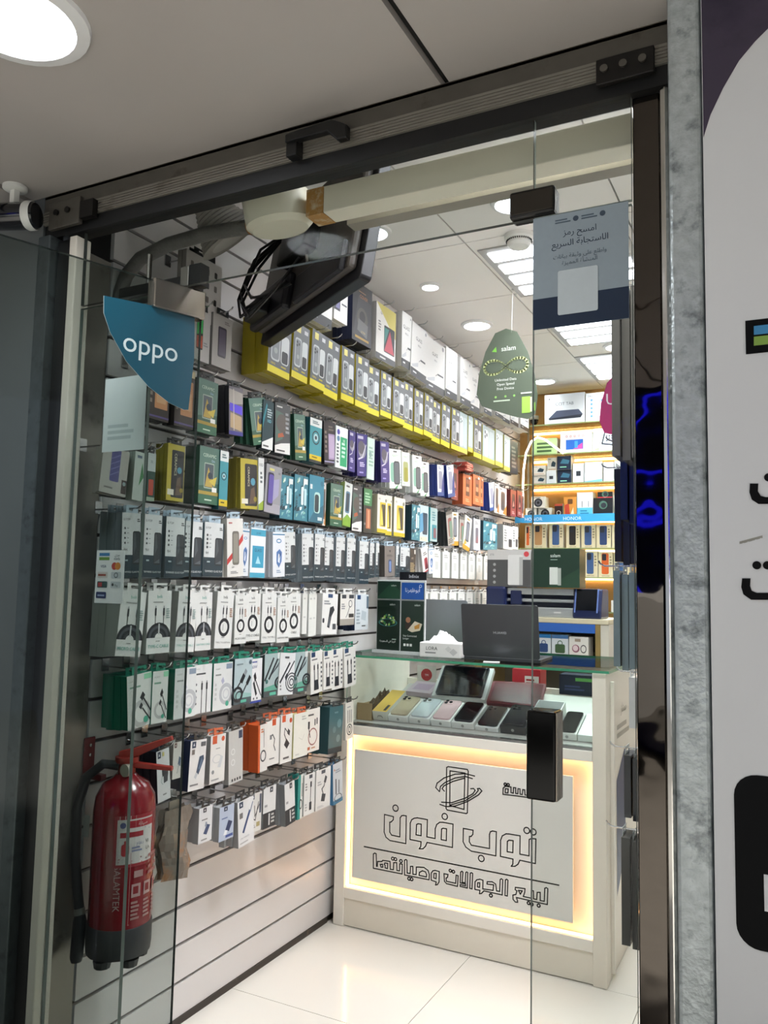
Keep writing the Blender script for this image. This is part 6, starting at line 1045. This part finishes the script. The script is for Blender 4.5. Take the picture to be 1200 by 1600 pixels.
B().prism([(0,0),(0,.04),(.035,.15),(.18,.15),(.18,0)],.656,.80,NV,'x').obj('right_end',pl,bevel=.008); B().prism([(-.0012,.042),(.033,.148),(.035,.148),(.001,.042)],.672,.775,mat('#0b0d12',.08),'x').obj('touch_screen',pl); B().prism([(-.004,.03),(.034,.15),(.04,.15),(.0,.03)],.664,.671,mat('#6f86c4',.2,.4),'x').obj('screen_trim',pl); B().prism([(-.004,.03),(.034,.15),(.04,.15),(.0,.03)],.776,.783,mat('#6f86c4',.2,.4),'x').obj('screen_trim',pl)
P(.3,.04,0).bars(.75,.92,.3,.7,1,'#d9d9d9').obj(pl,'bed_print',(.48,.0195,.006))
cbox('router_box','grey router box picturing a white router on the cutter',.195,.435,4.13,4.26,1.3285,1.525,'#bdbcb8',pr=lambda q:(q.r(0,0,1,.73,'#4a4a4a').r(0,.73,1,1,'#bfbebb').rr(.48,.05,.82,.86,.03,'#cfcfcc').r(.74,.05,.82,.8,'#a9a9a6').t('ZTE',.06,.84,.07,'#6a6d72','l').c(.9,.88,.06,'#c2454a'),[q.c(.17,.6-.16*k,.035,'#9a9a9a',8) for k in range(4)]),group='router boxes')
cbox('router_box','dark green router box with white lettering on the cutter',.440,.69,4.13,4.26,1.3285,1.53,'#253a30',pr=lambda q:(q.r(0,0,1,1,'#22382c').pg([(.3,0),(1,.5),(1,0)],'#2a4433').t('salam',.5,.78,.12,'#e6efe8').bars(.4,.6,.7,.73,1,'#9db3a4').r(.38,.08,.55,.52,'#d5d8d2').r(.55,.06,.62,.5,'#aeb3ac')),group='router boxes')
for i,(x0,x1,z0,z1,c,lb) in enumerate(((.84,.98,1.1905,1.30,'#d3d3d1','white accessory box on the lowest glass shelf'),(.66,.82,1.1905,1.26,'#d8d7d3','long white box on the lowest glass shelf'),(1.0,1.1,1.1905,1.29,'#cfcfcd','pale adapter box at the lowest shelf end'))): cbox('white_box',lb,x0,x1,5.05,5.15,z0,z1,c,pr=lambda q:q.bars(.1,.5,.2,.8,4,'#a9abab').c(.8,.75,.06,'#55585c'))
rk=thing('low_shelf','low dark shelf unit against the back wall','shelf',(0,4.75,0)); B().box(.86,1.30,0,.25,.98,1.0,mat('#8f8b82',.4)).obj('shelf_board',rk); B().box(.86,.88,0,.25,0,.979,mat('#8f8b82',.4)).obj('side',rk); B().box(1.28,1.30,0,.25,0,.979,mat('#8f8b82',.4)).obj('side',rk)
for i,(x,c,lb) in enumerate(((.90,'#b53038','red box on the low shelf at the back'),(.97,'#c04048','second red box on the low shelf at the back'),(1.05,'#d5d0cc','white box beside the red boxes on the low shelf'))): cbox('small_box',lb,x,x+.065,4.77,4.85,1.0005,1.10,c,pr=lambda q:q.r(0,0,1,.45,'#dcd7d3').c(.5,.25,.2,'#55252a'))
# ---------------------------------------------------------------- hanging signs
hs=thing('hanging_sign','green drop-shaped hanging sign with infinity loop','hanging sign',(.555,3.35,2.10))
dp=[(.0,.365),(-.05,.35),(-.095,.27),(-.125,.17),(-.135,.08),(-.11,.025),(-.05,.0),(.03,-.03),(.10,-.05),(.135,-.03),(.145,.05),(.13,.15),(.10,.25),(.05,.345)]
B().prism(dp[::-1],-.001,.001,mat('#5b6556',.4,var=.06,scale=3)).obj('card',hs); B().tube([(.025,0,.345),(.03,0,.53)],.0012,PLASTW,5).obj('string',hs); B().lathe([(.006,.532),(.006,.54)],PLASTW,(.03,0,0),n=10).obj('ceiling_hook',hs)
q=P(.25,.36,-.0012); q.t('salam',.55,.735,.085,'#e6efe2',maxw=.5).pg([(.24,.74),(.32,.8),(.33,.73)],'#7fc24f')
inf=[(.5+.40*math.cos(t)/(1+math.sin(t)**2),.54+.28*math.sin(t)*math.cos(t)/(1+math.sin(t)**2)*.9) for t in [k*math.pi/20 for k in range(40)]]
q.l(inf,.045,'#cbd89a',True).l([(.5+(a-.5)*.9,.54+(b-.54)*.72) for a,b in inf],.018,'#5b6556',True)
q.t('Unlimited Data',.5,.36,.045,'#eef3ea').t('Open Speed',.5,.305,.045,'#eef3ea').t('Free Device',.5,.25,.045,'#eef3ea').bars(.28,.7,.1,.13,1,'#c6d6bf'); [q.c(x,.165,.022,'#8fc06a',8) for x in (.32,.5,.66)]
q.r(.80,-.06,.95,.14,'#9fce5a').r(.95,-.05,.98,.13,'#d9eab8').r(1.0,-.04,1.04,.06,'#8fbf55').bars(.78,1.05,.17,.2,1,'#dfe8d8'); q.obj(hs)
hp=thing('hanging_sign','pink and purple rounded hanging sign with white letter','hanging sign',(1.10,3.0,1.90),(0,0,.1))
B().prism([(a*.55+.0,b*.62) for a,b in [(0,.36),(-.06,.30),(-.10,.18),(-.11,.07),(-.08,.0),(0,-.02),(.1,.0),(.12,.15),(.08,.32)]][::-1],-.001,.001,mat('#b2266a',.4,var=.1,scale=9,stain=('#5b2a66',12,.55))).obj('card',hp); P(.1,.2,-.0012).t('U',.32,.52,.3,'#eadfe8').obj(hp); B().tube([(0,0,.22),(0,0,.735)],.001,PLASTW,5).obj('string',hp)
# ---------------------------------------------------------------- goods on the right wall, seen from their edges
for i,(y,zt,w,h,p,n,t,c,lb) in enumerate(((2.0,2.06,.10,.42,.225,9,.022,'#5f5c57','grey box edge'),(2.15,1.70,.10,.20,.235,10,.02,'#141c3a','navy pack edge'),(2.35,1.66,.10,.26,.29,12,.021,'#101218','black pack edge'),(2.1,1.37,.09,.235,.245,12,.018,'#6f7f84','glossy grey sleeve'),(2.3,.885,.09,.16,.26,10,.02,'#23252b','dark pack edge'),(2.2,.70,.08,.26,.25,8,.024,'#4a4946','dark grey tool pouch'),(2.6,1.06,.1,.15,.30,10,.024,'#cfd0ce','white pack edge'),(3.0,1.06,.1,.15,.33,10,.026,'#b9b8b6','pale pack edge'))):
    for k in range(n):
        o=B().box(-w/2,w/2,0,t*.86,0,h,mat(c,.22,var=.12)).obj('hanging_pack',loc=(1.521-p+k*t,y+.004*((k*3)%4),zt-h-.005*((k*5)%3)),rot=(0,.0,-math.pi/2),label='%s, %s from the front in the %s right wall stack'%(lb,ORD[k],ORD[i]),cat='package',group='edge-on packs on the right wall %s group'%ORD[i]); put('hang_tab',tabmesh(w,'#b9bcbc'),o,(0,0,h))
    put('peg_hook',hookmesh(p+.03),None,(1.521,y,zt+.012),(0,0,-math.pi/2),label='chrome hook of the %s stack on the right wall'%lb,cat='hook',group='chrome hooks on the right wall')
